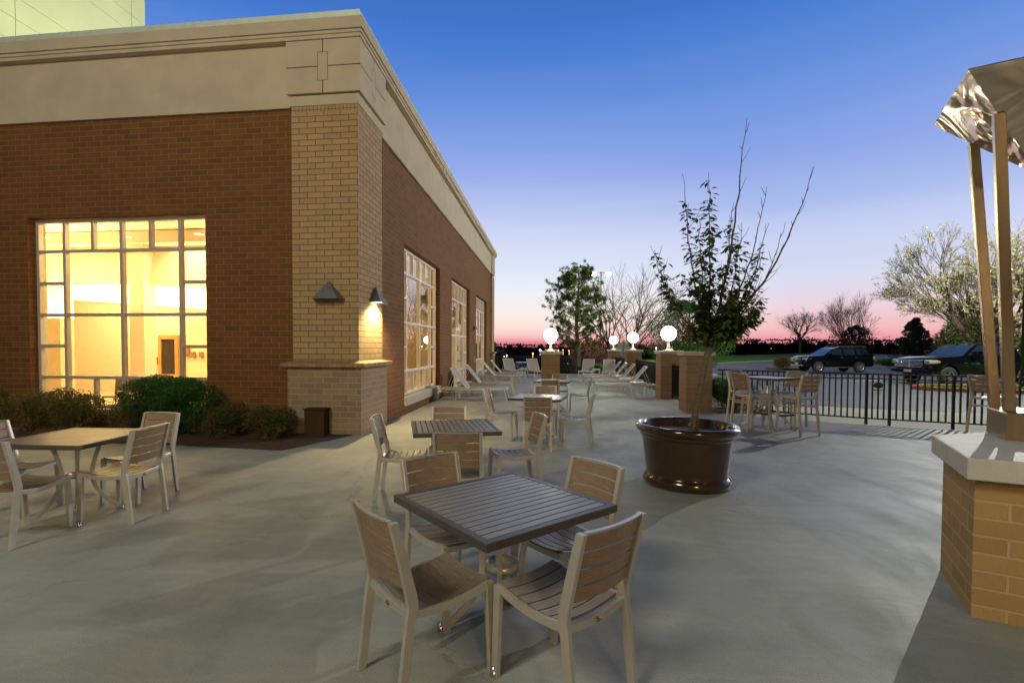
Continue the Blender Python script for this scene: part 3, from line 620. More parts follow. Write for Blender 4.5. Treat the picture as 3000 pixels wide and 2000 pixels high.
dc.bar([(-.22, -.2, 0), (-.22, -.2, .44)], .03, .03); dc.bar([(.22, -.2, 0), (.22, -.2, .44)], .03, .03); dc.box(-.24, .24, -.22, .24, .42, .46); dc.box(-.22, .22, .22, .26, .55, .88)
ic = thing('dining_chair', (-9.5, 9.85, 0), 'dark-framed dining chair inside the room behind the big window, leftmost of four', 'chair', 'chairs inside the lit room', .2)
dc.build('chair_body', mat('indoor_chair', (.22, .15, .08), .5), ic)
for x, y, a, n in ((-8.55, 9.7, 2.6, 'second'), (-7.95, 10.1, 3.5, 'third'), (-7.3, 9.75, .5, 'rightmost')):
    clone(ic, (x, y, 0), a, 'dark-framed dining chair inside the room behind the big window, %s of four' % n)

# ---- tower behind
tw = thing('hotel_tower', (-22, 18, 0), 'pale floodlit tower with panel joints rising behind the roof at top left', 'building')
b = MB(); zs = [6.8, 8.05, 9.9, 10.7, 12.68, 13.54, 14.36, 16.22, 17.03, 18.9, 19.7, 21.6, 22.4, 24.3, 25.1, 30]; ys = [9.0, 12.6, 16.2, 21.3, 22.08]; g_ = .012
for i in range(len(zs)-1):
    for j in range(len(ys)-1): b.box(-19.64, -19.6, ys[j]+g_, ys[j+1]-g_*(j < 3), zs[i]+g_, zs[i+1]-g_)
b.box(-30, -19.645, 9.0, 22.07, 0, 30)
b.build('wall', 'tower', tw, (-22, 18, 0))

# ================================================================== BRICK PILLARS WITH GLOBES + FENCES
def pillar(name, loc, w_, d_, h, label, cat='pillar', rz=0):
    o = thing(name, loc, label, cat, 'brick pillars of the patio fence', rz)
    b = MB(); b.box(-w_/2, w_/2, -d_/2, d_/2, -.2, h-.10); b.build('shaft', 'brick_pillar', o)
    b = MB(); b.box(-w_/2-.055, w_/2+.055, -d_/2-.055, d_/2+.055, h-.10, h); b.build('cap', 'stone', o, bevel=.008)
    return o
pillar('brick_pillar', (3.57, 12.60, 0), .60, .66, 1.46, 'nearest brick pillar, right behind the potted tree, without a globe of its own')
pillar('brick_pillar', (3.66, 15.75, 0), .62, .70, 1.46, 'brick pillar carrying the biggest lit globe, left of the tree trunk')
pillar('brick_pillar', (3.62, 22.0, 0), .62, .62, 1.46, 'brick pillar behind the right-hand loungers, second from the far corner')
pillar('brick_pillar', (3.58, 28.3, 0), .62, .62, 1.44, 'farthest brick pillar on the right, at the fence corner')
pillar('brick_pillar', (.02, 16.3, 0), .60, .60, 1.42, 'free-standing brick pillar in the middle of the patio behind the tables')
pillar('brick_pillar', (0.03, 28.7, 0), .60, .60, 1.44, 'brick pillar in the far fence hidden behind the middle pillar')
def globe(loc, label, r=.225, first=[None]):
    if first[0] is None:
        o = thing('globe_lamp', loc, label, 'globe lamp', 'lit globes on the brick pillars')
        b = MB(); b.lathe([(0, 0), (.15, 0), (.15, .012), (.12, .03), (.06, .055), (.048, .10), (.052, .12), (.040, .14), (.036, .27), (.06, .30), (.06, .315), (0, .315)], 24); b.build('stem', 'cast', o)
        b = MB(); b.sphere((0, 0, .315+r*.97), r, 32, 20); b.build('globe', 'globe', o); first[0] = o; return o
    return clone(first[0], loc, 0, label)
globe((3.62, 15.62, 1.46), 'largest lit white globe, on the pillar left of the potted tree')
globe((3.60, 22.0, 1.46), 'lit white globe third from the left in the row of four')
globe((3.56, 28.3, 1.44), 'smallest visible lit white globe, on the far corner pillar')
globe((.02, 16.3, 1.42), 'lit white globe alone on the middle pillar, left of the pine')
globe((.03, 28.7, 1.44), 'lit white globe mostly hidden behind the globe on the middle pillar')

def fence(name, label, pts, posts, h=1.05, bay=.104, medal=None, foot=.0, group='black metal fences around the patio'):
    """pts: polyline; posts: indices of points that carry posts"""
    org = Vector((*pts[0], 0)); o = thing(name, org, label, 'fence', group)
    for i, p in enumerate(pts):
        if i in posts:
            b = MB(); b.box(p[0]-.020, p[0]+.020, p[1]-.020, p[1]+.020, foot, h+.002); b.build('post', 'fence', o, org)
    for i in range(len(pts)-1):
        a, c = Vector((*pts[i], 0)), Vector((*pts[i+1], 0)); d = c-a; L_ = d.length; u = d/L_
        for z, hh in ((h-.02, .030), (h-.115, .024), (.125, .028)):
            b = MB(); b.bar([a+Vector((0, 0, z)), c+Vector((0, 0, z))], .030, hh); b.build('rail', 'fence', o, org)
        b = MB(); n = max(1, round(L_/bay)); 
        for k in range(1, n):
            p = a+u*(L_*k/n); ang = math.atan2(u.y, u.x); m_ = rotm(ang, p)
            b.box(-.014, .014, -.014, .014, .11, h-.03, m_)
        if b.f: b.build('picket_panel', 'fence', o, org)
    if medal:
        b = MB(); p = Vector((*medal, h-.245)); ang = math.atan2(pts[2][1]-pts[1][1], pts[2][0]-pts[1][0]); m_ = rotm(ang, p)
        n = 32; vs = []
        for y in (-.012, .012):
            for k in range(n): t = 2*math.pi*k/n; vs.append(m_ @ Vector((.078*math.cos(t), y, .062*math.sin(t))))
        b.add(vs, [tuple(range(n)), tuple(range(n, 2*n))[::-1]]+[(k, n+k, n+(k+1) % n, (k+1) % n) for k in range(n)])
        b.box(-.11, .11, -.01, .01, -.105, -.09, m_)
        b.build('medallion', 'fence', o, org)
    return o
fence('metal_fence', 'black metal fence with thin pickets and an oval medallion between patio and parking lot', [(3.98, 12.22), (6.45, 10.84), (6.80, 10.70), (7.72, 10.37), (9.4, 9.82), (11.6, 9.5), (13.1, 9.3)], (1, 2, 3, 4, 5, 6), medal=(6.625, 10.77))
fence('metal_fence', 'far black metal fence across the end of the patio, left of the hidden pillar', [(-3.24, 28.95), (-1.6, 28.95), (-.30, 28.95)], (0, 1))
fence('metal_fence', 'far black metal fence behind the pine trunk, right of the hidden pillar', [(.36, 28.95), (1.8, 28.95), (3.26, 28.65)], (1,))
fence('metal_fence', 'black metal fence running away behind the right-hand loungers to the far corner', [(3.68, 22.35), (3.64, 25.1), (3.6, 27.97)], (1,))
fence('metal_fence', 'black metal fence between the biggest globe and the next pillar on the right side', [(3.74, 16.12), (3.72, 18.9), (3.68, 21.67)], (1,))
fence('metal_gate', 'black metal gate standing between the two nearest brick pillars', [(3.70, 15.38), (3.70, 14.2), (3.68, 12.95)], (0, 1, 2))

# ================================================================== FURNITURE
def curve_pts(n, f): return [f(i/(n-1)) for i in range(n)]
def make_chair(name, label, group, seat=.445, top=.83, bar=False):
    o = thing(name, (0, 0, 0), label, 'bar chair' if bar else 'chair', group)
    W = .198; lb = .235 if not bar else .25
    ys = -.195
    for sx in (-1, 1):
        b = MB(); xf = W+.012 if bar else W
        pts = [(sx*xf, -lb-.02, 0), (sx*W, ys-.012, seat-.06), (sx*W, ys, seat+.0), (sx*W, ys-.006, seat+.05), (sx*W, -.240, (seat+top)/2+.02), (sx*W, -.285, top)]
        b.bar(pts, .026, .045, (0, 1, 0)) if False else None
        vs = []; 
        wd = [.040, .046, .050, .050, .046, .040]
        for (x, y, z), q in zip(pts, wd):
            for dx, dy in ((-.013, -q/2), (.013, -q/2), (.013, q/2), (-.013, q/2)): vs.append((x+dx, y+dy, z))
        fs = [(0, 3, 2, 1), (20, 21, 22, 23)]
        for i in range(5):
            for k in range(4): a = 4*i+k; c = 4*i+(k+1) % 4; fs.append((a, c, c+4, a+4))
        b.add(vs, fs); b.build('rear_leg', 'frame', o, bevel=.003)
        b = MB(); yf = .235 if not bar else .25
        vs = [(sx*xf+dx, yf+dy, 0) for dx, dy in ((-.013, -.019), (.013, -.019), (.013, .019), (-.013, .019))]+[(sx*W+dx, .215+dy, seat-.005) for dx, dy in ((-.013, -.022), (.013, -.022), (.013, .022), (-.013, .022))]
        b.add(vs, [(0, 3, 2, 1), (4, 5, 6, 7), (0, 1, 5, 4), (1, 2, 6, 5), (2, 3, 7, 6), (3, 0, 4, 7)]); b.build('front_leg', 'frame', o, bevel=.003)
    prof = lambda t: seat-.030+.030*(abs(t-.42)/.58)**1.7  # side view: dips towards the back
    b = MB()
    for sx in (-1, 1):
        b.bar([(sx*(W-.0005), ys+.02+(.41-.02)*t, prof(t)-.016) for t in [i/8 for i in range(9)]], .022, .036)
    rr = lambda x: prof(0)-.018-.018*(1-(x/W)**2)
    b.bar([(x, ys-.004, rr(x)) for x in [W*(-1+2*i/8)*.94 for i in range(9)]], .022, .038)
    b.bar([(x, .218, seat-.024-.014*(1-(x/W)**2)) for x in [W*(-1+2*i/8)*.94 for i in range(9)]], .020, .034)
    b.build('seat_frame', 'frame', o, bevel=.003)
    b = MB(); n = 6
    for k in range(n):
        y0 = ys+.030+.404*k/n; y1 = y0+.404/n-.009; 
        for i in range(8):
            x0 = -W+.014+(2*W-.028)*i/8; x1 = -W+.014+(2*W-.028)*(i+1)/8
            zf = lambda x, y: prof((y-ys)/.41)+.006-.020*(1-(x/W)**2)
            vs = [(x, y, zf(x, y)-dz) for dz in (.012, 0) for y in (y0, y1) for x in (x0, x1)]
            fs = [(0, 2, 3, 1), (4, 5, 7, 6), (0, 1, 5, 4), (2, 6, 7, 3)]
            if i == 0: fs.append((0, 4, 6, 2))
            if i == 7: fs.append((1, 3, 7, 5))
            b.add(vs, fs)
    b.build('seat', 'slat', o)
    b = MB(); zb = seat+.075; zt = top-.004; n = 4
    for k in range(n):
        z0 = zb+(zt-zb)*k/n; z1 = z0+(zt-zb)/n-.009
        yy = lambda z: -.240-(z-(seat+top)/2-.02)/(top-(seat+top)/2-.02)*.045 if z > (seat+top)/2+.02 else -.201-(z-seat-.05)/((top-seat)/2-.03)*.039
        for i in range(8):
            x0 = -W+.014+(2*W-.028)*i/8; x1 = -W+.014+(2*W-.028)*(i+1)/8
            cf = lambda x: -.028*(1-(x/W)**2)+.008
            vs = [(x, yy(z)+cf(x)-dy, z) for z in (z0, z1) for dy in (.013, 0) for x in (x0, x1)]
            fs = [(0, 2, 3, 1), (4, 5, 7, 6), (0, 1, 5, 4), (2, 6, 7, 3)]
            if i == 0: fs.append((0, 4, 6, 2))
            if i == 7: fs.append((1, 3, 7, 5))
            b.add(vs, fs)
    b.build('backrest', 'slat_back_lit', o)
    b = MB()
    n = 8
    for z, hh in ((top-.001, .010),):
        b.bar([(x, -.285+(-.028*(1-(x/W)**2)+.0015), top) for x in [W*(-1+2*i/n)*.93 for i in range(n+1)]], .018, .006)
    b.build('top_rail', 'frame', o)
    if not bar:
        b = MB(); b.lathe([(0, -.004), (.017, -.004), (.017, .002), (0, .002)], 16); bb = b.build('badge', 'brass', o)
        bb.location = (0, ys-.017, rr(0)-.003); bb.rotation_euler = (R(90), 0, 0); bb.scale = (1, .62, 1)
    else:
        b = MB(); z = seat-.17
        b.bar([(-W-.004, -.225, z), (W+.004, -.225, z)], .014, .022); b.bar([(-W-.004, .225, z), (W+.004, .225, z)], .014, .022)
        for sx in (-1, 1): b.bar([(sx*(W+.004), -.215, z-.03), (sx*(W+.004), .215, z-.03)], .014, .022)
        b.build('stretcher', 'frame', o)
        b = MB(); z = .30; b.bar([(-W-.008, .245, z), (W+.008, .245, z)], .022, .032); b.build('footrest', 'rubber', o)
    return o
def make_table(name, label, group, s=.855, h=.735, bar=False):
    o = thing(name, (0, 0, 0), label, 'table', group); hs = s/2; e = .038; th = .040
    b = MB()
    for sg in (-1, 1): b.box(-hs, hs, sg*(hs-e/2)-e/2, sg*(hs-e/2)+e/2, h-th, h); b.box(sg*(hs-e/2)-e/2, sg*(hs-e/2)+e/2, -hs+e, hs-e, h-th, h-.0008)
    b.build('top_frame', 'table_edge', o, bevel=.003)
    b = MB(); n = 14; W_ = s-2*e-.006
    for k in range(n):
        y0 = -W_/2+W_*k/n; b.box(-W_/2, W_/2, y0+.0042, y0+W_/n-.0042, h-.020, h-.0015)
    b.build('tabletop_slats', 'slat_table', o, bevel=.0015)
    b = MB(); b.box(-.28, .28, -.03, .03, h-.062, h-.036); b.box(-.03, .03, -.28, .28, h-.0625, h-.0365); b.build('underframe', 'frame', o)
    b = MB(); b.box(-hs+.036, hs-.036, -hs+.036, hs-.036, h-.034, h-.024); b.build('gap_shade_sheet', 'rubber', o)  # black sheet added below the slats to paint the shade in their gaps
    rf = .34 if not bar else .50; zr = h*.52 if not bar else h*.60
    for k in range(4):
        a = R(45+90*k); c, s_ = math.cos(a), math.sin(a); b = MB()
        P = curve_pts(14, lambda t: (lambda z: ((.105+(rf-.105)*max(0, (zr-z)/zr)**2.1 if z < zr else .105+.075*((z-zr)/(h-.06-zr))**1.6), z))(h-.06-(h-.06-.03)*t))
        b.bar([(r_*c, r_*s_, z) for r_, z in P], .034, .026, (-s_, c, 0)); b.build('leg', 'frame', o, bevel=.003)
        b = MB(); b.lathe([(0, 0), (.017, 0), (.019, .006), (.010, .014), (.010, .045), (0, .045)], 14, ((rf-.004)*c, (rf-.004)*s_)); b.build('foot_glide', 'chrome', o)
    b = MB(); z0 = zr-.02; b.lathe([(.078, z0), (.092, z0), (.092, z0+.040), (.078, z0+.040), (.078, z0)], 28)
    if bar: b.lathe([(.078, z0-.14), (.092, z0-.14), (.092, z0-.11), (.078, z0-.11), (.078, z0-.14)], 28)
    b.build('ring', 'frame', o)
    return o
G1 = 'slatted patio chairs'; G2 = 'square slatted patio tables'
tabs = [('nearest square slatted table, in the foreground with four chairs', (-.25, 2.60), .774), ('square slatted table at far left in front of the shrubs', (-4.27, 3.97), .06), ('second square slatted table from the camera in the middle row, beside the tan brick corner', (-.99, 5.0), .30), ('third square slatted table in the middle row, with a chair back in front of it', (-.18, 8.2), -.16), ('farthest square slatted table, in front of the middle brick pillar', (.08, 12.2), -.12)]
T0 = None
for k, (lb, (x, y), a) in enumerate(tabs):
    if T0 is None: T0 = make_table('patio_table', lb, G2); T0.location = (x, y, 0); T0.rotation_euler = (0, 0, a+R(0))
    else: clone(T0, (x, y, 0), a+(R(90) if k >= 2 else 0), lb)
C0 = [None]
def chair(x, y, facing, lb):
    """facing = direction in degrees the sitter looks"""
    rz = R(facing-90)
    if C0[0] is None: C0[0] = make_chair('patio_chair', lb, G1); C0[0].location = (x, y, 0); C0[0].rotation_euler = (0, 0, rz); return
    clone(C0[0], (x, y, 0), rz, lb)
def polar(cx_, cy_, a, r_): return cx_+r_*math.cos(R(a)), cy_+r_*math.sin(R(a))
# table A : chairs sit on the four sides
chair(-.575, 2.275, 45, 'foreground chair at front left of the nearest table, its back to the camera')
chair(.060, 2.250, 136, 'foreground chair at front right of the nearest table, its back to the camera')
chair(-.590, 2.955, -46, 'chair at the back left of the nearest table, facing the camera')
chair(.090, 2.945, 223, 'chair at the back right of the nearest table, facing the camera')
# table L
chair(-3.86, 4.02, 181, 'chair on the right side of the far-left table, turned to the left')
chair(-4.27, 3.48, 94, 'chair in front of the far-left table, cut by the left edge of the picture')
chair(-4.18, 4.56, 268, 'chair behind the far-left table, in front of the round shrub')
chair(-4.95, 4.0, 5, 'chair at the far left edge of the picture, left of the far-left table')
# table B
chair(-1.53, 4.98, 8, 'chair on the left of the second table, nearest the tan brick corner')
chair(-.80, 4.33, 96, 'chair in front of the second table, its dark back to the camera')
chair(-1.17, 5.58, 280, 'chair behind the second table, only its backrest showing')
chair(-.37, 5.22, 200, 'chair on the right of the second table, with a pale tilted backrest')
# table C
chair(-.82, 8.35, -8, 'chair on the left of the third table, its pale back edge towards the building')
chair(-.19, 7.50, 93, 'chair in front of the third table, its back to the camera')
chair(-.08, 8.95, 270, 'chair behind the third table, only its backrest showing')
chair(.42, 7.98, 172, 'chair on the right of the third table, seen from its side')
# table D
chair(-.68, 12.35, 0, 'chair on the left of the farthest table, against the loungers')
chair(.0, 11.45, 92, 'chair in front of the farthest table, its back to the camera')
chair(.26, 13.0, 268, 'chair behind the farthest table, beside the middle brick pillar')
chair(.72, 12.0, 176, 'chair on the right of the farthest table, with a bright seat')
# bar set
bt = make_table('bar_table', 'tall slatted bar table by the fence with four bar chairs', 'tall bar tables', .78, .99, True)
bt.location = (4.22, 10.06, 0); bt.rotation_euler = (0, 0, R(-56+90))
bc = make_chair('bar_chair', 'near left bar chair of the tall table, beside the brown planter', 'tall bar chairs', .70, 1.08, True)
bc.location = (3.80, 9.80, 0); bc.rotation_euler = (0, 0, R(22-90))
for x, y, fc, lb in ((4.46, 9.44, 112, 'near right bar chair of the tall table, its brown back to the camera'), (4.72, 10.35, 214, 'far right bar chair of the tall table, against the fence'), (3.98, 10.55, 300, 'far left bar chair of the tall table, against the fence and hedge'), (7.97, 9.83, 12, 'bar chair standing alone by the fence, left of the steel box'), (9.35, 8.9, 75, 'bar chair at the right edge of the picture, behind the steel posts')):
    clone(bc, (x, y, 0), R(fc-90), lb)
bc.children[0]

# ---- loungers
def make_lounger(label):
    """head at -x, foot at +x, centre at origin; 1.95 x .64"""
    o = thing('sun_lounger', (0, 0, 0), label, 'sun lounger', 'sun loungers'); hw = .31; z = .33
    b = MB()
    for s_ in (-1, 1): b.bar([(-1.0, s_*hw, z-.02), (.93, s_*hw, z), (.97, s_*hw, z-.01)], .028, .045)
    b.bar([(.965, -hw, z-.012), (.965, hw, z-.012)], .028, .042); b.bar([(-.99, -hw, z-.02), (-.99, hw, z-.02)], .028, .042)
    for s_ in (-1, 1): b.bar([(-.95, s_*hw, .235), (.35, s_*hw, .235)], .016, .022); b.bar([(.35, s_*hw, .235), (.35, s_*hw, z-.02)], .016, .022)
    b.build('frame', 'white_alu', o, bevel=.004)
    b = MB(); n = 10
    for i in range(n):
        x0 = -.18+1.12*i/n; x1 = x0+1.12/n
        for j in range(4):
            y0 = -hw+.012+(2*hw-.024)*j/4; y1 = y0+(2*hw-.024)/4; zf = lambda y: z+.020-.012*(1-(y/hw)**2)
            b.add([(x0, y0, zf(y0)), (x1, y0, zf(y0)), (x1, y1, zf(y1)), (x0, y1, zf(y1)), (x0, y0, zf(y0)-.006), (x1, y0, zf(y0)-.006), (x1, y1, zf(y1)-.006), (x0, y1, zf(y1)-.006)], [(0, 1, 2, 3), (7, 6, 5, 4)], True)
    b.build('sling_seat', 'sling', o)
    hx, hz = -.20, z+.01; ang = R(50); Lb = .76; tx, tz = hx-math.cos(ang)*Lb, hz+math.sin(ang)*Lb
    b = MB()
    for s_ in (-1, 1): b.bar([(hx, s_*(hw-.02), hz), (tx, s_*(hw-.02), tz)], .026, .036, (0, 1, 0))
    b.bar([(tx, -hw+.02, tz), (tx, hw-.02, tz)], .022, .026); b.bar([(hx, -hw+.02, hz), (hx, hw-.02, hz)], .022, .026)
    br = b.build('backrest_frame', 'white_alu', o, bevel=.004)
    b = MB(); nx = Vector((math.sin(ang), 0, math.cos(ang)))
    for j in range(4):
        y0 = -hw+.03+(2*hw-.06)*j/4; y1 = y0+(2*hw-.06)/4; df = lambda y: -.012*(1-(y/hw)**2)+.012
        P = [Vector((hx, y0, hz))+nx*df(y0), Vector((tx, y0, tz))+nx*df(y0), Vector((tx, y1, tz))+nx*df(y1), Vector((hx, y1, hz))+nx*df(y1)]
        b.add(P+[p-nx*.008 for p in P], [(3, 2, 1, 0), (4, 5, 6, 7)], True)
    b.build('backrest_sling', 'sling', br)
    for s_ in (-1, 1):
        b = MB(); b.bar([(.90, s_*hw, z-.02), (.99, s_*hw, 0)], .026, .040, (0, 1, 0)); b.build('leg', 'white_alu', o, bevel=.003)
        b = MB(); b.bar([(-.52, s_*(hw-.03), z-.03), (-.52, s_*(hw-.03), 0)], .026, .040, (0, 1, 0)); b.build('leg', 'white_alu', o, bevel=.003)
        b = MB(); b.bar([(hx-.40, s_*(hw-.05), hz+.46), (hx-.62, s_*(hw-.05), z-.06)], .014, .020, (0, 1, 0)); b.build('strut', 'white_alu', o)
    return o
lo = make_lounger('nearest sun lounger on the left, by the brick wall, first of the four')
lo.location = (-2.22, 14.45, 0)
for x, y, rz, lb in ((-2.2, 16.85, 0, 'second nearest sun lounger on the left, by the door'), (-2.2, 21.15, 0, 'third sun lounger on the left, by the last window'), (-2.15, 23.6, 0, 'farthest sun lounger along the brick wall on the left'),
                     (2.52, 16.95, 180, 'nearest sun lounger on the right, beside the biggest globe pillar'), (2.48, 19.1, 180, 'second sun lounger on the right'), (2.48, 20.95, 180, 'third sun lounger on the right'), (2.48, 22.7, 180, 'farthest sun lounger of the right-hand row'),
                     (-2.05, 26.2, -68, 'back-row sun lounger at far left, in front of the blue car'), (-.78, 26.0, -72, 'back-row sun lounger left of the middle pillar'), (1.95, 26.2, 258, 'back-row sun lounger right of the pine trunk'), (3.0, 25.6, 262, 'back-row sun lounger nearest the far corner pillar')):
    clone(lo, (x, y, 0), R(rz), lb)
def make_side(label):
    o = thing('side_table', (0, 0, 0), label, 'side table', 'small side tables between the loungers'); h = .44; s = .21
    b = MB(); b.box(-s, s, -s, s, h-.022, h); b.build('table_top', 'white_alu', o, bevel=.006)
    for a, c in ((-1, -1), (1, -1), (1, 1), (-1, 1)): b = MB(); b.box(a*(s-.03)-.018, a*(s-.03)+.018, c*(s-.03)-.018, c*(s-.03)+.018, 0, h-.022); b.build('leg', 'white_alu', o, bevel=.003)
    for y_ in (-s+.02, s-.035): b = MB(); b.box(-s+.03, s-.03, y_, y_+.015, h-.07, h-.03); b.build('apron', 'white_alu', o)
    return o
st = make_side('side table between the two nearest loungers on the left'); st.location = (-2.75, 15.65, 0)
for x, y, rz, lb in ((-2.7, 22.4, 0, 'side table between the two far loungers on the left'), (2.86, 16.25, 8, 'side table at the near side of the right-hand loungers'), (2.80, 18.2, 4, 'side table between first and second right-hand loungers'), (2.80, 20.0, 0, 'side table between second and third right-hand loungers'), (-1.38, 26.6, 0, 'side table between the two back-row loungers left of the pillar'), (2.4, 26.2, 0, 'side table between the two back-row loungers on the right'), (-1.45, 25.2, 0, 'side table at the foot of the back-row loungers on the left')):
    clone(st, (x, y, 0), R(rz), lb)

# ================================================================== PLANTER AND TREE
PO = Vector((1.56, 5.80, 0)); pl = thing('planter', PO, 'big glossy dark brown round planter in the middle of the patio', 'planter')
b = MB(); r0 = .475
b.lathe([(0, 0), (.40, 0), (.43, .005), (.465, .03), (.478, .06), (.470, .10), (.448, .122), (.440, .135), (.447, .18), (.487, .53), (.490, .548), (.505, .556), (.515, .572), (.512, .585), (.530, .60), (.553, .622), (.562, .650), (.553, .675), (.530, .690), (.512, .690), (.495, .680), (.488, .655), (.470, .50), (.0, .50)], 72)
b.build('pot', 'bronze', pl)
b = MB(); n = 40
for i in range(6):
    pass
b.lathe([(0, .612), (.12, .605), (.25, .60), (.38, .596), (.478, .590)], 48); b.build('soil', 'soil', pl)
class Tree:
    def __init__(s, name, loc, label, cat='tree', group=None): s.o = thing(name, loc, label, cat, group); s.loc = Vector(loc); s.w = MB(); s.l = MB(); s.tips = []
    def fin(s, bark, leaf=None, lname='crown'):
        s.w.build('trunk', bark, s.o, s.loc, uv=False)
        if leaf and s.l.f: s.l.build(lname, leaf, s.o, s.loc, uv=False)
        return s.o
def rvec(r): 
    while True:
        v = Vector((r.uniform(-1, 1), r.uniform(-1, 1), r.uniform(-1, 1)))
        if .05 < v.length < 1: return v.normalized()
def branch(T, r, p, d, rad, length, depth, spread=.5, up=.1, nseg=5, kids=(2, 3), shrink=.72, sides=5, wig=.12, minr=.004):
    pts = [p]; rs = [rad]; q = p.copy(); dd = d.copy()
    for i in range(nseg):
        dd = (dd+rvec(r)*wig+Vector((0, 0, up))*.3).normalized(); q = q+dd*(length/nseg); pts.append(q.copy()); rs.append(max(minr, rad*(1-(1-shrink)*(i+1)/nseg)))
        if depth > 0 and i >= 1 and r.random() < .45:
            sd = (dd+rvec(r)*spread*1.3).normalized(); branch(T, r, q, sd, rs[-1]*.55, length*r.uniform(.5, .75), depth-1, spread, up, max(3, nseg-1), kids, shrink, max(3, sides-1), wig, minr)
    T.w.tube(pts, rs, sides, cap=False)
    T.tips.append((q.copy(), dd.copy(), depth))
    if depth > 0:
        for k in range(r.randint(*kids)):
            sd = (dd+rvec(r)*spread).normalized(); branch(T, r, q, sd, rs[-1]*r.uniform(.6, .8), length*r.uniform(.6, .85), depth-1, spread, up, max(3, nseg-1), kids, shrink, max(3, sides-1), wig, minr)
# potted tree with upright whips
r = random.Random(11); TP = (1.66, 5.82, .60); T = Tree('potted_tree', TP, 'young leafy tree with bare upright shoots growing in the brown planter')
F = Vector((1.80, 5.80, 1.58))
T.w.tube([(1.64, 5.82, .58), (1.655, 5.815, .8), (1.70, 5.81, 1.05), (1.735, 5.80, 1.3), F], [.045, .038, .036, .037, .042], 12)
stems = []
def stem(px, pz, dy, rad, leafy0, leafy1, dens, bend=.0):
    """target given as sideways offset px, height pz"""
    tgt = Vector((F.x+px, F.y+dy, pz)); pts = []; rs = []; n = 16
    out_ = Vector((px*.55, dy*.7, .42*(pz-F.z)))
    for i in range(n+1):
        t = i/n; base = F.lerp(tgt, t); k = math.sin(math.pi*min(1, t))*1.0
        off = Vector((px*.16, dy*.16, -.04))*k+rvec(r)*.012*(t > .05); pts.append(base+off+Vector((bend*k, 0, 0))); rs.append(rad*.62*(1-t)**.9+.0020)
    T.w.tube(pts, rs, 6, cap=False); stems.append((pts, leafy0, leafy1, dens))
    for i in range(3, n):
        if r.random() < .75:
            d = ((pts[i]-pts[i-1]).normalized()+rvec(r)*.75); d.z = abs(d.z)+.2; d.normalize(); l = r.uniform(.05, .3)*(1.2-i/n*.6)
            q = [pts[i], pts[i]+d*l*.5+rvec(r)*.008, pts[i]+d*l+Vector((0, 0, l*.15))]; T.w.tube(q, [.0042, .003, .0018], 4, cap=False); stems.append((q, leafy0, leafy1, dens*.6))
S = [(.36, 4.12, .05, .026, 1.7, 2.9, .8), (1.00, 3.50, -.10, .022, 1.6, 1.9, .7), (-.30, 3.55, .08, .018, 1.7, 3.3, 1.2), (-.06, 3.5, -.08, .018, 1.8, 3.45, 1.5), (.62, 3.38, .10, .016, 1.7, 2.3, .8), (.18, 3.15, -.12, .016, 1.7, 3.0, 1.3),
     (-.64, 2.65, -.05, .016, 1.65, 2.7, 1.7), (-.48, 2.4, .15, .014, 1.6, 2.5, 1.6), (.52, 2.9, -.15, .016, 1.6, 2.7, 1.2), (.60, 2.7, .12, .014, 1.6, 2.3, 1.3), (.40, 3.0, .2, .014, 1.6, 2.9, 1.2), (-.20, 2.95, -.2, .014, 1.7, 2.9, 1.5),
     (.42, 2.1, -.15, .014, 1.6, 2.2, 1.8), (.36, 1.9, .1, .014, 1.5, 2.2, 1.8), (-.45, 2.05, -.12, .014, 1.6, 2.3, 2.2), (-.35, 1.85, .12, .012, 1.5, 2.2, 2.2), (.2, 2.2, -.25, .014, 1.6, 2.4, 2.4), (.0, 2.3, .25, .014, 1.6, 2.4, 2.2), (.3, 2.2, .25, .014, 1.6, 2.4, 2.2), (-.2, 2.2, -.22, .014, 1.6, 2.4, 2.2),
     (.10, 2.0, -.32, .012, 1.6, 2.3, 2.6), (.38, 1.95, -.28, .012, 1.6, 2.3, 2.6), (.78, 2.95, .0, .012, 1.6, 2.1, .7)]
for a in S: stem(*a)
for pts, z0, z1, dn in stems:
    L_ = sum((pts[i+1]-pts[i]).length for i in range(len(pts)-1)); n = int(L_*47*dn)
    for k in range(n):
        t = r.random()*(len(pts)-1); i = int(t); q = pts[i].lerp(pts[min(i+1, len(pts)-1)], t-i)
        if not (z0 < q.z < z1) or q.z < 1.62+r.random()*.12 or (q.x < F.x-.22 and q.z < 2.02): continue
        if r.random() > (1.15-(q.z-z0)/(z1-z0)): continue
        # leaves droop and cluster
        a = r.uniform(0, 6.28)
        for m_ in range(r.randint(1, 3)):
            a += r.uniform(.5, 2); d = Vector((math.cos(a), math.sin(a), r.uniform(-.9, .15))).normalized(); T.l.leaf(q+d*.012+rvec(r)*.02, d, Vector((0, 0, 1)), r.uniform(.070, .115), r.uniform(.036, .056))
for k in range(10):
    d = rvec(r); T.l.leaf(F+Vector((.06, -.03, -.06))+d*.03, d, Vector((0, 0, 1)), .07, .035)
T.fin('bark_pot', 'leaf_pot')

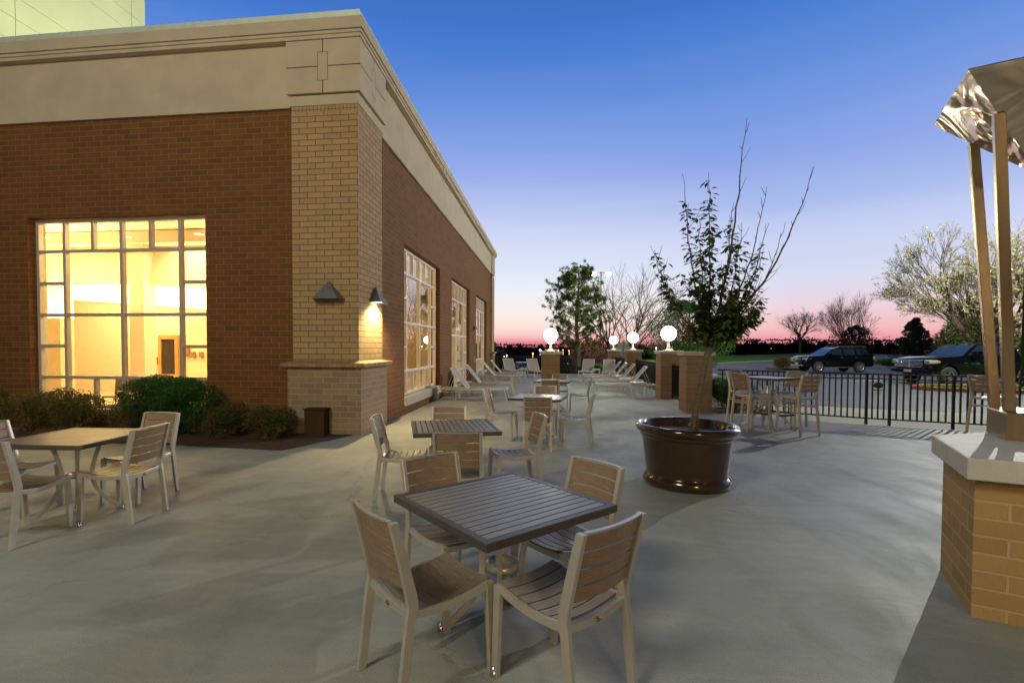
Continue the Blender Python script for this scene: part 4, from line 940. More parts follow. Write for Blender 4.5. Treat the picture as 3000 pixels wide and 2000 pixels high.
# ================================================================== SHRUBS
def shrub(name, c, rx, ry, h, n, leaf, ll, label, seed, cat='shrub', group=None, lumps=7, stems_=True, z0=0.0):
    r = random.Random(seed); o = thing(name, (c[0], c[1], z0), label, cat, group); b = MB(); base = Vector((c[0], c[1], z0))
    L_ = [(Vector((r.uniform(-.55, .55)*rx, r.uniform(-.55, .55)*ry, h*r.uniform(.35, .70))), r.uniform(.42, .62)) for k in range(lumps)]; L_.append((Vector((0, 0, h*.45)), .85))
    for k in range(n):
        cc, s_ = L_[r.randrange(len(L_))]; d = rvec(r); q = cc+Vector((d.x*rx*s_, d.y*ry*s_, d.z*h*.52*s_))*(r.random()**.22)
        if q.z < .03: q.z = r.uniform(.03, .2)*h
        q.z = min(q.z, h*(1.0+.05*r.random())); dd = (d+rvec(r)*.9+Vector((0, 0, .25))).normalized()
        b.leaf(base+q, dd, rvec(r), ll*r.uniform(.6, 1.3), ll*r.uniform(.35, .6))
    b.build('foliage', leaf, o, base, uv=False)
    if stems_:
        b = MB()
        for k in range(9):
            d = rvec(r); b.tube([base+Vector((d.x*.05, d.y*.05, 0)), base+Vector((d.x*rx*.4, d.y*ry*.4, h*.35)), base+Vector((d.x*rx*.7, d.y*ry*.7, h*.8))], [.012, .009, .004], 5, cap=False)
        b.build('stems', 'bark', o, base, uv=False)
    return o
GS = 'low azalea shrubs in the bed'
shrub('round_shrub', (-6.43, 7.95), .92, .66, 1.10, 26000, 'leaf_shrub', .045, 'big rounded dark green shrub at the right end of the large front window', 1)
shrub('azalea_shrub', (-9.28, 7.80), .52, .45, .84, 6500, 'leaf_azalea', .040, 'azalea shrub at the far left below the window, with a few red leaves', 2, group=GS)
shrub('azalea_shrub', (-8.40, 7.84), .50, .42, .84, 6500, 'leaf_azalea', .040, 'azalea shrub in front of the window, second from the left', 3, group=GS)
shrub('azalea_shrub', (-7.46, 7.98), .34, .33, .70, 4200, 'leaf_azalea', .038, 'smaller azalea shrub tucked against the left of the big round shrub', 4, group=GS)
shrub('azalea_shrub', (-5.52, 7.75), .46, .42, .64, 5200, 'leaf_azalea', .040, 'azalea shrub right beside the big round shrub, on its right', 5, group=GS)
shrub('azalea_shrub', (-4.62, 7.66), .46, .42, .60, 5200, 'leaf_azalea', .040, 'azalea shrub beside the low brown utility box', 6, group=GS)
shrub('round_shrub', (-10.6, 8.0), .7, .5, .9, 6000, 'leaf_shrub', .045, 'dark green shrub peeping in at the left edge of the picture', 8)
shrub('boxwood_hedge', (4.66, 13.15), .66, .80, .86, 14000, 'leaf_bright', .05, 'bright green clipped hedge behind the fence beside the nearest pillar', 9, cat='hedge')
shrub('fence_shrub', (.95, 30.2), .45, .45, .85, 1600, 'leaf_dark', .11, 'small dark shrub behind the far fence left of the pine trunk', 10, z0=-.16)
shrub('fence_shrub', (2.9, 33), 1.2, 1.0, .95, 3000, 'leaf_bright', .09, 'floodlit light green shrub behind the far fence near the corner pillar', 12, z0=-.4)
shrub('dry_shrub', (18.2, 41.0), .65, .6, 1.05, 2200, 'leaf_dry', .12, 'small dry yellow-brown shrub on the island in front of the black sport utility vehicle', 13, z0=-.13)
shrub('low_hedge', (31.5, 46.4), 3.6, 1.0, .85, 9000, 'leaf_green', .14, 'low green hedge on the island behind the black sport utility vehicle', 14, cat='hedge', z0=-.1)
sheet('small_island', [(17.0, 40.2), (19.4, 40.2), (20, 41.6), (17.4, 42.2)], -.02, 'mulch', .1)

# ================================================================== TREES
# pine with tufted needles
r = random.Random(21); zb = ground_z(2.45, 45)
T = Tree('pine_tree', (2.45, 45, zb), 'tall dark pine with tufted branches behind the far fence, lower boughs lit yellow-green')
ax = [Vector((2.45+.1*math.sin(z*.9), 45, zb+z)) for z in [i*.6 for i in range(17)]]
T.w.tube(ax, [.22*(1-i/19)+.02 for i in range(17)], 9)
for k in range(84):
    t = (k+r.random())/84; z = 2.3+t*7.2; a = k*2.399+r.uniform(-.4, .4); R_ = (3.5*(1-t)**.42*(.55+.6*min(1, t*3)))*r.uniform(.6, 1.1)
    p = Vector((2.45, 45, zb+z)); d = Vector((math.cos(a), math.sin(a), r.uniform(.1, .6))).normalized(); pts = [p+d*R_*s_+Vector((0, 0, .12*R_*s_*s_))+rvec(r)*.06 for s_ in (0, .3, .6, 1)]
    T.w.tube(pts, [.055*(1-t*.6), .04*(1-t*.5), .025, .010], 5, cap=False)
    for m_ in range(8):
        s_ = r.uniform(.35, 1.0); q0 = p+d*R_*s_+Vector((0, 0, .12*R_*s_*s_)); sd = (d+rvec(r)*1.0+Vector((0, 0, .4))).normalized(); q1 = q0+sd*r.uniform(.15, .75); T.w.tube([q0, q1], [.012, .006], 4, cap=False)
        for c_ in range(3):
            cc = q1+rvec(r)*.13
            for w_ in range(15): dd = (rvec(r)+sd*.7).normalized(); T.l.leaf(cc, dd, rvec(r), r.uniform(.16, .32), .040)
T.fin('bark_pale', 'leaf_pine')
# bare multi-stem tree
def bare(name, loc, label, hgt, spread, seed, depth=5, stems_=4, rad=.11, trunk=0.0, kids=(2, 3), up=.12, lean=.55):
    r = random.Random(seed); T = Tree(name, loc, label); p = Vector(loc)
    if trunk: T.w.tube([p, p+Vector((0, 0, trunk*.5)), p+Vector((0, 0, trunk))], [rad*1.3, rad*1.05, rad], 8); p = p+Vector((0, 0, trunk*.97))
    for k in range(stems_):
        a = 6.28*k/stems_+r.uniform(-.4, .4); d = Vector((math.cos(a)*lean, math.sin(a)*lean, 1)).normalized()
        branch(T, r, p, d, rad*.7, (hgt-trunk)*.36, depth, spread, up, 5, kids, .75, 5, .13, .006)
    return T
bare('bare_tree', (6.6, 47, ground_z(6.6, 47)), 'leafless spreading tree to the right of the lamp pole', 10.2, .62, 31, 4, 5, .21, up=.08, lean=.6).fin('bark')
T = bare('redbud_tree', (4.15, 49, ground_z(4.15, 49)), 'small reddish-purple tree in front of the lamp pole', 4.6, .8, 33, 3, 4, .07)
r = random.Random(5)
for q, d, dp in T.tips:
    for k in range(16): T.l.leaf(q+rvec(r)*.35, rvec(r), rvec(r), .14, .11)
T.fin('bark', 'leaf_red')
bare('bare_tree', (58, 122, -.05), 'leafless round-headed tree on a straight trunk beyond the lawn, left of the other bare tree', 10.6, .62, 35, 5, 6, .26, 3.6, (2, 3), .10, .75).fin('bark')
bare('bare_tree', (56.5, 100, -.1), 'leafless many-stemmed tree behind the black sport utility vehicle', 9.8, .45, 37, 5, 7, .18, .8, (2, 3), .22, .55).fin('bark')
# rounded green tree behind the biggest globe
def leafy(name, loc, label, rx, h, z0, n, leaf, ll, seed, lumps=16, trunk=.07, bark='bark', cone=False):
    r = random.Random(seed); T = Tree(name, loc, label); p = Vector(loc)
    T.w.tube([p, p+Vector((.03, 0, (z0+h)*.4)), p+Vector((0, .03, (z0+h)*.85))], [trunk, trunk*.7, .02], 7)
    cl = []
    for k in range(lumps):
        t = (k+.5)/lumps; a = k*2.4+r.uniform(-.5, .5)
        zz = z0+(h-z0)*t*.97; rr_ = rx*((1-t)**.75*.95+.06) if cone else rx*math.sqrt(max(.05, 1-(2*t-.85)**2))
        q = p+Vector((math.cos(a)*rr_*r.uniform(.45, .8), math.sin(a)*rr_*r.uniform(.45, .8), zz)); cl.append((q, max(.28, rr_*r.uniform(.30, .48)))); T.w.tube([p+Vector((0, 0, max(.2, zz*.75))), q], [trunk*.4, .012], 4, cap=False)
    for k in range(n):
        q, s_ = cl[r.randrange(lumps)]; d = rvec(r); T.l.leaf(q+Vector((d.x, d.y, d.z*.75))*s_*(r.random()**.3)*1.15, (d+rvec(r)).normalized(), rvec(r), ll*r.uniform(.6, 1.3), ll*.5)
    return T.fin(bark, leaf)
leafy('green_tree', (7.7, 28.5, -.16), 'round bright green spring tree behind the biggest globe lamp', 2.5, 4.3, .9, 24000, 'leaf_green', .09, 41, 26)
leafy('dark_conifer', (54, 80, -.1), 'small dark conifer left of the large spreading evergreen', 2.7, 6.2, .3, 9000, 'leaf_dark', .30, 43, 22, .14, cone=True)
leafy('spreading_evergreen', (57, 73, -.1), 'large dark evergreen behind the budding tree, above the black truck', 5.8, 9.2, .6, 22000, 'leaf_pine', .32, 45, 34, .2, cone=True)
leafy('spreading_evergreen', (44, 44, -.1), 'dark green evergreen showing at the right edge behind the steel posts', 3.2, 6.2, .5, 12000, 'leaf_pine', .22, 46, 24, .15, cone=True)
leafy('dark_shrub_tree', (52.5, 92, -.1), 'low dark bushy tree at the foot of the many-stemmed bare tree', 3.2, 5.6, .2, 5000, 'leaf_dark', .32, 47, 16, .12)
leafy('dark_shrub_tree', (-8.5, 62, -1.6), 'dark bushy tree beyond the far fence beside the building', 2.6, 4.2, .2, 6000, 'leaf_dark', .22, 48, 16, .10)
# budding tree at right
r = random.Random(52); T = bare('budding_tree', (24.2, 30.5, -.05), 'wide spreading tree with pale yellow-green buds behind the black truck', 7.5, .52, 52, 5, 7, .17, 1.5, (2, 3), .05, .9)
for q, d, dp in T.tips:
    if dp > 2: continue
    for k in range(4 if dp == 0 else 2):
        c_ = q-d*r.uniform(0, .35)+rvec(r)*.05; dd = (rvec(r)+Vector((0, 0, .4))).normalized(); T.l.leaf(c_, dd, rvec(r), r.uniform(.08, .14), .05)
T.fin('bark', 'leaf_bud', 'buds')

# ================================================================== LAMP POLES, SIGN, FAR LIGHTS
def pole(loc, h, label, on=True, ang=0):
    o = thing('parking_lamp', loc, label, 'lamp post', 'parking lot lamp posts', ang)
    b = MB(); b.tube([(0, 0, 0), (0, 0, h)], [.085, .065], 12); b.build('pole', 'fence', o)
    b = MB(); b.box(-.85, .85, -.03, .03, h-.12, h-.05); b.build('cross_arm', 'fence', o)
    for s_ in (-1, 1):
        b = MB(); b.prism([(s_*.45, -.16), (s_*1.05, -.19), (s_*1.05, .19), (s_*.45, .16)], h-.17, h-.02); hd = b.build('lamp_head', 'lampgrey', o)
        b = MB(); b.sphere((s_*.78, 0, h-.24), .24, 16, 10, (1.25, 1, .85)); b.build('lamp_lens', 'lamp_on' if on else 'cast', hd)
    return o
pole((5.40, 54, ground_z(5.4, 54)), 11.3, 'tall two-headed lit parking lamp between the pine and the bare tree')
pole((19.4, 22.6, -.1), 10.7, 'tall two-headed parking lamp at the right edge behind the steel canopy', True, R(40))
o = thing('road_sign', (4.50, 31, -.3), 'back of a grey-green diamond road sign on a post between two globe lamps', 'sign')
b = MB(); b.box(-.03, .03, -.03, .03, 0, 2.15); b.build('post', 'lampgrey', o)
b = MB(); m_ = Matrix.Translation((0, .05, 1.74)) @ Matrix.Rotation(R(45), 4, 'Y'); b.box(-.40, .40, -.004, .004, -.40, .40, m_); b.build('sign_plate', 'sign_back', o)
FL = [(-2.9, 60, -1.1, 'white', 'small white light low beyond the far fence, left of the blue car', .07), (-14, 150, -1.2, 'white', 'pair of white lights in the dark field left of the middle pillar', .16), (-13.2, 150, -.9, 'white', 'upper one of the pair of white lights in the dark field', .13),
      (-12.4, 150, -1.9, 'red', 'red tail light glowing in the dark left of the middle pillar', .26), (-5.2, 150, -.4, 'orange', 'small orange lamp in the dark left of the middle pillar', .22), (-4, 200, .4, 'white', 'white light on the horizon just left of the middle globe', .38), (-2.0, 200, -.2, 'orange', 'warm light on the horizon left of the middle globe', .18), (3.5, 210, .3, 'orange', 'warm light on the horizon just right of the middle globe', .25), (5.5, 210, .5, 'orange', 'second warm light on the horizon right of the middle globe', .17), (8, 210, .2, 'orange', 'third warm light on the horizon right of the middle globe', .2), (11, 200, 1.0, 'white', 'small white light left of the pine trunk on the horizon', .14),
      (2.6, 75, -.9, 'white', 'white light just left of the pine trunk', .10), (4.4, 75, -.9, 'white', 'white light just right of the pine trunk', .10), (6.0, 75, -1.4, 'red', 'red tail light beneath the reddish-purple tree', .17),
      (50, 240, 1.5, 'white', 'white lamp in the dark field right of the nearest pillar', .42), (62, 260, 1.9, 'white', 'second white lamp in the dark field right of the nearest pillar', .36), (120, 260, .2, 'green', 'green light beyond the lawn left of the bare tree', .55), (123, 260, -.2, 'white', 'white light next to the green light beyond the lawn', .4), (110, 260, 3.0, 'orange', 'long warm light on the horizon above the green light', .3), (196, 230, .9, 'white', 'bright warm light between the two black vehicles', .7), (205, 220, 2.2, 'white', 'tall lamp light between the two black vehicles', .35), (74, 60, 3.3, 'red', 'red lamp above the roof of the black truck', .25), (79, 56, 3.7, 'orange', 'orange lamp above the roof of the black truck, left of the steel posts', .3), (80.6, 56, 3.7, 'orange', 'second orange lamp above the roof of the black truck', .2)]
EM = {'white': emit('far_white', (1, .95, .85), 8), 'red': emit('far_red', (1, .02, .04), 3), 'orange': emit('far_orange', (1, .55, .15), 5), 'green': emit('far_green', (.05, 1, .35), 3)}
for x, y, z, c_, lb, s_ in FL:
    b = MB(); b.sphere((x, y, z), s_, 10, 6); b.box(x-.04, x+.04, y-.04, y+.04, min(z-2.5, -1.7), z-s_*.5); tag(b.build('distant_lamp', EM[c_], world=(x, y, z), uv=False), lb, 'distant light', 'lights far off in the dark')

# ================================================================== FIRE-COLUMN: brick plinth, steel base, posts and reflector
V1 = (2.44, 3.10)
poly = [(2.44, 3.11), (2.735, 3.745), (3.36, 3.97), (3.92, 3.70), (3.55, 2.60)]
capp = [(2.350, 3.050), (2.715, 3.830), (3.40, 4.085), (4.05, 3.78), (3.63, 2.50)]
o = thing('brick_plinth', (3.0, 3.3, 0), 'tan brick plinth with a thick pale stone cap at the right edge', 'plinth')
b = MB(); b.prism(poly, -.05, .812); b.build('brickwork', 'brick_fire', o, (3.0, 3.3, 0))
b = MB(); b.prism(capp, .812, .937); b.build('stone_cap', 'stone_light', o, (3.0, 3.3, 0), bevel=.008)
ob = thing('lighting_column', (3.30, 3.78, .937), 'brushed steel lighting column with leaning posts and a rippled reflector canopy above the plinth', 'light column', rz=0)
CC = Vector((3.30, 3.78, 0)); OC = (3.30, 3.78, .937)
bx = [(3.055, 3.665), (3.235, 4.040), (3.60, 3.88), (3.42, 3.50)]
b = MB(); b.prism(bx, .9375, 1.118); b.prism([(x+(CC.x-x)*-.02, y+(CC.y-y)*-.02) for x, y in bx], 1.1185, 1.126); b.build('base_box', 'steel', ob, OC, bevel=.003)
def dirv(a): return Vector((math.cos(R(a)), math.sin(R(a)), 0))
for a in (20, 110, 200, 290):
    p0 = CC+dirv(a)*.205+Vector((0, 0, 1.126)); p1 = CC+dirv(a)*.385+Vector((0, 0, 3.10)); e1 = dirv(a+45)*.029; e2 = dirv(a-45)*.029
    vs = [p0-e1-e2, p0+e1-e2, p0+e1+e2, p0-e1+e2, p1-e1-e2, p1+e1-e2, p1+e1+e2, p1-e1+e2]
    b = MB(); b.add(vs, [(0, 1, 2, 3), (4, 7, 6, 5), (0, 4, 5, 1), (1, 5, 6, 2), (2, 6, 7, 3), (3, 7, 4, 0)]); b.build('post', 'steel', ob, OC, bevel=.004)
b = MB(); ap = CC+Vector((0, 0, 2.735)); rim = [CC+dirv(a)*.665+Vector((0, 0, 3.355)) for a in (20, 110, 200, 290)]; tt = Vector((0, 0, .006))
for i in range(4):
    A_, B_ = rim[i], rim[(i+1) % 4]; b.add([ap, A_, B_, ap+tt, A_+tt, B_+tt], [(0, 2, 1), (3, 4, 5), (1, 2, 5, 4)])
b.build('reflector', 'ripple', ob, OC, uv=False)

# ================================================================== VEHICLES (nose towards -x, built at origin, wheels on z=0)
def make_vehicle(name, label, loc, rz, prof, roof, W, wheels, wr, paint='car_black', truck=False, rack=False, cat='car'):
    """prof: lower body outline (x,z) clockwise from front bottom; roof: greenhouse outline"""
    o = thing(name, loc, label, cat, None, rz); hw = W/2
    b = MB(); n = len(prof)
    # body: cross sections pinched at hood level and at the sill
    rings = [(-hw, .96), (-hw+.02, 1.0), (0, 1.0), (hw-.02, 1.0), (hw, .96)]
    def wid(z, top): return hw*(1-.05*max(0, (z-.75)/.5)**2-.04*max(0, (.45-z)/.3))
    vs = []
    for s_ in (-1, 1):
        for x, z in prof: vs.append((x+(.10*(1 if x < 0 else -1) if abs(x) > 2.1 else 0), s_*wid(z, 1), z))
    # rounded nose/tail : add centre loop
    for x, z in prof: vs.append((x, 0, z+.01))
    fs = [tuple(range(n)), tuple(range(2*n-1, n-1, -1))]
    for i in range(n):
        j = (i+1) % n; fs.append((i, 2*n+i, 2*n+j, j)); fs.append((2*n+i, n+i, n+j, 2*n+j))
    b.add(vs, fs); body = b.build('body', paint, o, bevel=.045)
    body.data.polygons.foreach_set('use_smooth', [True]*len(body.data.polygons))
    # greenhouse
    b = MB(); m = len(roof); zb_ = min(z for x, z in roof); zt_ = max(z for x, z in roof)
    def gw(z): return hw*.955-(z-zb_)/(zt_-zb_)*hw*.20
    vs = [(x, -gw(z), z) for x, z in roof]+[(x, gw(z), z) for x, z in roof]
    b.add(vs, [tuple(range(m)), tuple(range(2*m-1, m-1, -1))]+[(i, m+i, m+(i+1) % m, (i+1) % m) for i in range(m)]); b.build('cabin', paint, o, bevel=.04)
    return o, gw, zb_, zt_, wid
def quadpanel(mb, pts, off):
    """thin proud panel on given 3D polygon"""
    P = [Vector(p) for p in pts]; nrm_ = (P[1]-P[0]).cross(P[2]-P[0]).normalized()*off; mb.add([p+nrm_ for p in P]+[p-nrm_*.5 for p in P], [tuple(range(len(P))), tuple(range(2*len(P)-1, len(P)-1, -1))]+[(i, len(P)+i, len(P)+(i+1) % len(P), (i+1) % len(P)) for i in range(len(P))])
def wheels(o, xs_, W, wr, spokes=6):
    for x in xs_:
        for s_ in (-1, 1):
            wv = bpy.data.objects.new('wheel', None)
            b = MB(); cy_ = s_*(W/2-.12); 
            P = [(wr*.62, -.11), (wr*.93, -.115), (wr, -.08), (wr, .08), (wr*.93, .115), (wr*.62, .11), (wr*.62, -.11)]
            n = 28; vs = []; fs = []
            for r_, y in P:
                for k in range(n): t = 2*math.pi*k/n; vs.append((x+r_*math.cos(t), cy_+y, wr+r_*math.sin(t)))
            for i in range(len(P)-1):
                for k in range(n): fs.append((i*n+k, i*n+(k+1) % n, (i+1)*n+(k+1) % n, (i+1)*n+k))
            b.add(vs, fs, True); tyre = b.build('wheel', 'tyre', o)
            b = MB(); yo = cy_+s_*.075; rr_ = wr*.62
            vs = []; fs = []
            for r_, y in ((rr_*1.0, .03), (rr_*.90, .03), (rr_*.86, -.02)):
                for k in range(n): t = 2*math.pi*k/n; vs.append((x+r_*math.cos(t), yo+s_*y, wr+r_*math.sin(t)))
            for i in range(2):
                for k in range(n): fs.append((i*n+k, i*n+(k+1) % n, (i+1)*n+(k+1) % n, (i+1)*n+k))
            b.add(vs, fs, True)
            for k in range(spokes):
                t = 2*math.pi*k/spokes+.2; dx, dz = math.cos(t), math.sin(t); px, pz = -dz, dx
                b.add([(x+dx*.05+px*.05, yo+s_*.02, wr+dz*.05+pz*.05), (x+dx*.05-px*.05, yo+s_*.02, wr+dz*.05-pz*.05), (x+dx*rr_*.9-px*.032, yo+s_*.015, wr+dz*rr_*.9-pz*.032), (x+dx*rr_*.9+px*.032, yo+s_*.015, wr+dz*rr_*.9+pz*.032)], [(0, 1, 2, 3)])
            b.lathe([(0, 0), (.001, 0)], 3) if False else None
            cap_ = []; 
            for k in range(12): t = 2*math.pi*k/12; cap_.append((x+.075*math.cos(t), yo+s_*.026, wr+.075*math.sin(t)))
            b.add(cap_, [tuple(range(12))]); b.build('rim', 'rim', tyre)
            b = MB(); dsk = [(x+rr_*.88*math.cos(2*math.pi*k/20), yo-s_*.03, wr+rr_*.88*math.sin(2*math.pi*k/20)) for k in range(20)]; b.add(dsk, [tuple(range(20))]); b.build('brake_disc', 'rubber', tyre)
def arch(x, r_, z0, n=7):
    return [(x-r_*math.cos(math.pi*k/(n-1)), z0+math.sqrt(max(0, 1))*r_*math.sin(math.pi*k/(n-1))) for k in range(n)]
# --- sport utility vehicle
fx, rx_, wr = -1.42, 1.38, .385
low = .40
prof = [(-2.33, .42), (-2.38, .62), (-2.36, .92), (-2.28, 1.06), (-1.95, 1.14), (-1.05, 1.18), (2.2, 1.20), (2.36, 1.15), (2.40, .75), (2.38, .48), (2.25, .42)]+[(rx_+.47*math.cos(math.pi*k/8), low+.47*math.sin(math.pi*k/8)) for k in range(9)]+[(rx_-.55, low-.02), (fx+.55, low-.02)]+[(fx+.47*math.cos(math.pi*k/8), low+.47*math.sin(math.pi*k/8)) for k in range(9)]+[(fx-.6, .40)]
roof = [(-1.10, 1.15), (-.35, 1.66), (-.05, 1.74), (1.6, 1.76), (1.98, 1.72), (2.32, 1.20), (2.3, 1.15)]
o, gw, zb_, zt_, wid = make_vehicle('sport_utility_vehicle', 'black sport utility vehicle with silver roof rails parked across the lot', (20.0, 37.6, -.13), R(4), prof, roof, 1.90, None, wr, cat='car')
wheels(o, (fx, rx_), 1.92, wr)
b = MB()
for s_ in (-1, 1):
    Y = lambda z: s_*(gw(z)+.006)
    for P in ([(-.92, 1.22), (-.30, 1.64), (.18, 1.66), (.16, 1.22)], [(.26, 1.22), (.28, 1.66), (1.02, 1.67), (1.05, 1.22)], [(1.16, 1.22), (1.13, 1.67), (1.80, 1.65), (2.02, 1.26)]):
        P = P if s_ < 0 else P[::-1]; b = MB(); quadpanel(b, [(x, Y(z), z) for x, z in P], .006); b.build('side_window', 'car_glass', o)
b = MB(); quadpanel(b, [(-1.075, gw(1.18)*.93, 1.18), (-1.075, -gw(1.18)*.93, 1.18), (-.37, -gw(1.64)*.93, 1.655), (-.37, gw(1.64)*.93, 1.655)][::-1], .008)
b.build('windscreen', 'car_glass', o); b = MB(); quadpanel(b, [(2.30, -gw(1.25)*.9, 1.26), (2.30, gw(1.25)*.9, 1.26), (2.02, gw(1.65)*.9, 1.68), (2.02, -gw(1.65)*.9, 1.68)], .008)
b.build('rear_window', 'car_glass', o)
for s_ in (-1, 1): b = MB(); b.bar([(-.1, s_*.66, 1.76), (.1, s_*.66, 1.815), (1.7, s_*.66, 1.83), (1.9, s_*.66, 1.77)], .04, .035); b.build('roof_rail', 'rim', o)
for s_ in (-1, 1): b = MB(); b.bar([(-.85, s_*.94, .36), (.85, s_*.94, .36)], .10, .045); b.build('running_board', 'rim', o)
for s_ in (-1, 1):
    b = MB(); b.box(-2.36, -2.02, s_*.80-.13, s_*.80+.13, .86, 1.01); b.build('headlight', 'lens', o, bevel=.03)
    b = MB(); b.box(-2.03, -1.94, s_*.86-.08, s_*.86+.08, .90, 1.0); b.build('turn_signal', 'amber', o, bevel=.02)
    b = MB(); b.box(2.20, 2.42, s_*.82-.11, s_*.82+.11, .88, 1.12); b.build('tail_light', 'lens', o, bevel=.03)
    b = MB(); b.box(-.80, -.66, s_*1.04-.10, s_*1.04+.10, 1.20, 1.36); b.build('mirror', 'car_black', o, bevel=.03)
    for x in (.02, 1.0): b = MB(); b.box(x, x+.16, s_*.955-.012, s_*.955+.012, 1.04, 1.07); b.build('door_handle', 'rim', o)
b = MB(); b.box(-2.405, -2.36, -.42, .42, .90, .95); b.box(-2.405, -2.36, -.10, .10, .94, 1.02); b.box(-2.43, -2.38, -.75, .75, .44, .50); b.build('grille', 'rim', o, bevel=.01)
b = MB(); b.box(-2.445, -2.43, -.20, .20, .54, .68); b.build('number_plate', 'plate', o)
b = MB(); 
for i in range(3): b.box(-2.40, -2.37, -.52, .52, .62+.08*i, .665+.08*i)
b.build('lower_grille', 'rubber', o)
# --- pickup
fx, rx_, wr = -1.98, 1.75, .42; low = .45
prof = [(-2.92, .52), (-2.95, .70), (-2.93, 1.10), (-2.84, 1.22), (-2.3, 1.30), (-1.25, 1.34), (.2, 1.34), (2.9, 1.36), (2.95, 1.0), (2.92, .60)]+[(rx_+.52*math.cos(math.pi*k/8), low+.52*math.sin(math.pi*k/8)) for k in range(9)]+[(rx_-.6, low-.03), (fx+.6, low-.03)]+[(fx+.52*math.cos(math.pi*k/8), low+.52*math.sin(math.pi*k/8)) for k in range(9)]+[(fx-.62, .46)]
roof = [(-1.30, 1.30), (-.55, 1.86), (-.2, 1.94), (1.0, 1.95), (1.25, 1.90), (1.52, 1.36), (1.5, 1.30)]
o, gw, zb_, zt_, wid = make_vehicle('pickup_truck', 'large black pickup truck with a chrome-trimmed grille, nearest vehicle behind the fence', (19.95, 25.95, -.13), R(9), prof, roof, 2.02, None, wr, cat='truck')
wheels(o, (fx, rx_), 2.04, wr, 5)
b = MB()
for s_ in (-1, 1):
    Y = lambda z: s_*(gw(z)+.006)
    for P in ([(-1.08, 1.38), (-.48, 1.83), (.10, 1.86), (.08, 1.38)], [(.20, 1.38), (.22, 1.86), (.98, 1.86), (1.25, 1.42)]):
        P = P if s_ < 0 else P[::-1]; b = MB(); quadpanel(b, [(x, Y(z), z) for x, z in P], .006); b.build('side_window', 'car_glass', o)
b = MB(); quadpanel(b, [(-1.275, gw(1.34)*.93, 1.345), (-1.275, -gw(1.34)*.93, 1.345), (-.58, -gw(1.84)*.93, 1.855), (-.58, gw(1.84)*.93, 1.855)][::-1], .008)
b.build('windscreen', 'car_glass', o)
for s_ in (-1, 1):
    b = MB(); b.box(-2.95, -2.50, s_*.86-.14, s_*.86+.14, .98, 1.16); b.build('headlight', 'lens', o, bevel=.04)
    b = MB(); b.box(-2.52, -2.40, s_*.91-.09, s_*.91+.10, 1.00, 1.13); b.build('turn_signal', 'amber', o, bevel=.03)
    b = MB(); b.box(-.98, -.80, s_*1.18-.16, s_*1.18+.16, 1.38, 1.58); b.bar([(-.9, s_*.98, 1.36), (-.9, s_*1.1, 1.42)], .04, .04); b.build('mirror', 'car_black', o, bevel=.04)
    b = MB(); b.box(.0, .22, s_*1.0-.015, s_*1.0+.015, 1.12, 1.155); b.build('door_handle', 'rim', o)
    b = MB(); b.box(-1.30, -1.12, s_*1.012-.003, s_*1.012+.003, 1.02, 1.045); b.build('badge', 'rim', o)
    for z_ in (1.035, .975):
        b = MB(); b.bar([(-.95+i*.1, s_*1.012, z_+.012+.004*(i % 2)) for i in range(5)], .006, .026); b.build('door_badge', 'rim', o)
b = MB()
for i in range(5): b.box(-2.975, -2.93, -.66, .66, .82+.065*i, .845+.065*i)
b.box(-2.98, -2.93, -.035, .035, .80, 1.14); b.box(-2.985, -2.93, -.70, .70, 1.13, 1.165); b.build('grille', 'rim', o, bevel=.008)
b = MB(); b.box(-3.05, -2.86, -.98, .98, .56, .74); b.build('front_bumper', 'car_black', o, bevel=.05)
b = MB(); b.box(-3.06, -3.04, -.2, .2, .58, .70); b.build('number_plate', 'plate', o)
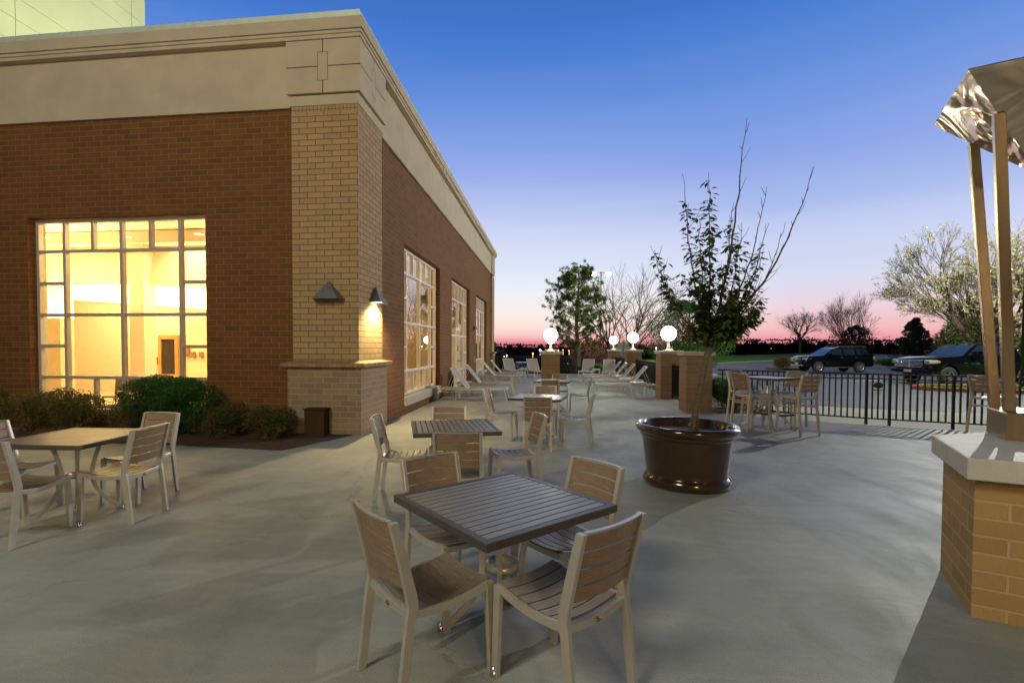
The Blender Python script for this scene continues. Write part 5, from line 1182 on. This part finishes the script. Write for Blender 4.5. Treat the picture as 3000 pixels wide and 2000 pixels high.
# --- plain sedan shape for the blue and pale cars
def sedan(name, label, loc, rz, paint):
    fx, rx_, wr = -1.38, 1.35, .32; low = .32
    prof = [(-2.25, .35), (-2.30, .55), (-2.22, .74), (-1.8, .84), (-1.0, .92), (1.7, .96), (2.2, .93), (2.28, .6), (2.2, .34)]+[(rx_+.38*math.cos(math.pi*k/8), low+.38*math.sin(math.pi*k/8)) for k in range(9)]+[(rx_-.5, .26), (fx+.5, .26)]+[(fx+.38*math.cos(math.pi*k/8), low+.38*math.sin(math.pi*k/8)) for k in range(9)]+[(fx-.5, .30)]
    roof = [(-1.05, .90), (-.35, 1.36), (0, 1.43), (.9, 1.42), (1.25, 1.35), (1.85, .95), (1.8, .90)]
    o, gw, zb_, zt_, wid = make_vehicle(name, label, loc, rz, prof, roof, 1.80, None, wr, paint)
    wheels(o, (fx, rx_), 1.82, wr, 5); b = MB()
    for s_ in (-1, 1):
        for P in ([(-.88, .97), (-.32, 1.33), (.28, 1.36), (.26, .97)], [(.36, .97), (.38, 1.36), (.98, 1.34), (1.50, 1.0)]):
            P = P if s_ < 0 else P[::-1]; b = MB(); quadpanel(b, [(x, s_*(gw(z)+.006), z) for x, z in P], .006); b.build('side_window', 'car_glass', o)
    b = MB(); quadpanel(b, [(-1.03, gw(.92)*.9, .93), (-1.03, -gw(.92)*.9, .93), (-.36, -gw(1.34)*.9, 1.36), (-.36, gw(1.34)*.9, 1.36)][::-1], .008)
    b.build('windscreen', 'car_glass', o); b = MB(); quadpanel(b, [(1.84, -gw(.95)*.9, .97), (1.84, gw(.95)*.9, .97), (1.27, gw(1.34)*.9, 1.36), (1.27, -gw(1.34)*.9, 1.36)], .008)
    b.build('rear_window', 'car_glass', o)
    for s_ in (-1, 1):
        b = MB(); b.box(-2.27, -2.0, s_*.70-.13, s_*.70+.13, .60, .72); b.build('headlight', 'lens', o, bevel=.03)
        b = MB(); b.box(2.1, 2.29, s_*.72-.12, s_*.72+.12, .70, .84); b.build('tail_light', 'red_lens', o, bevel=.03)
    return o
sedan('parked_car', 'dark blue car seen through the far fence between two loungers', (-3.3, 58, ground_z(-3.3, 58)), R(-72), 'car_blue')
sedan('parked_car', 'pale car at the right edge of the picture beyond the steel posts', (30.8, 30.2, -.13), R(12), 'car_white')
o = thing('camper_van', (84, 116, .1), 'small pale van far off just behind the tail of the black sport utility vehicle', 'van', rz=R(5))
b = MB(); b.prism([(-1.9, .45), (2.9, .45), (2.95, 1.0), (2.9, 2.25), (-1.0, 2.3), (-1.6, 1.35), (-2.7, 1.15), (-2.8, .5)], -1.0, 1.0); vb = b.build('body', 'walk', o, bevel=.08); vb.rotation_euler = (R(90), 0, 0)
wheels(o, (-1.7, 1.7), 2.0, .38, 5)
for s_ in (-1, 1): b = MB(); b.box(-1.2, -.2, s_*1.0-.01, s_*1.0+.01, 1.5, 2.0); b.build('window', 'car_glass', o)
print('objects', len(bpy.data.objects), 'polys', sum(len(m.polygons) for m in bpy.data.meshes))
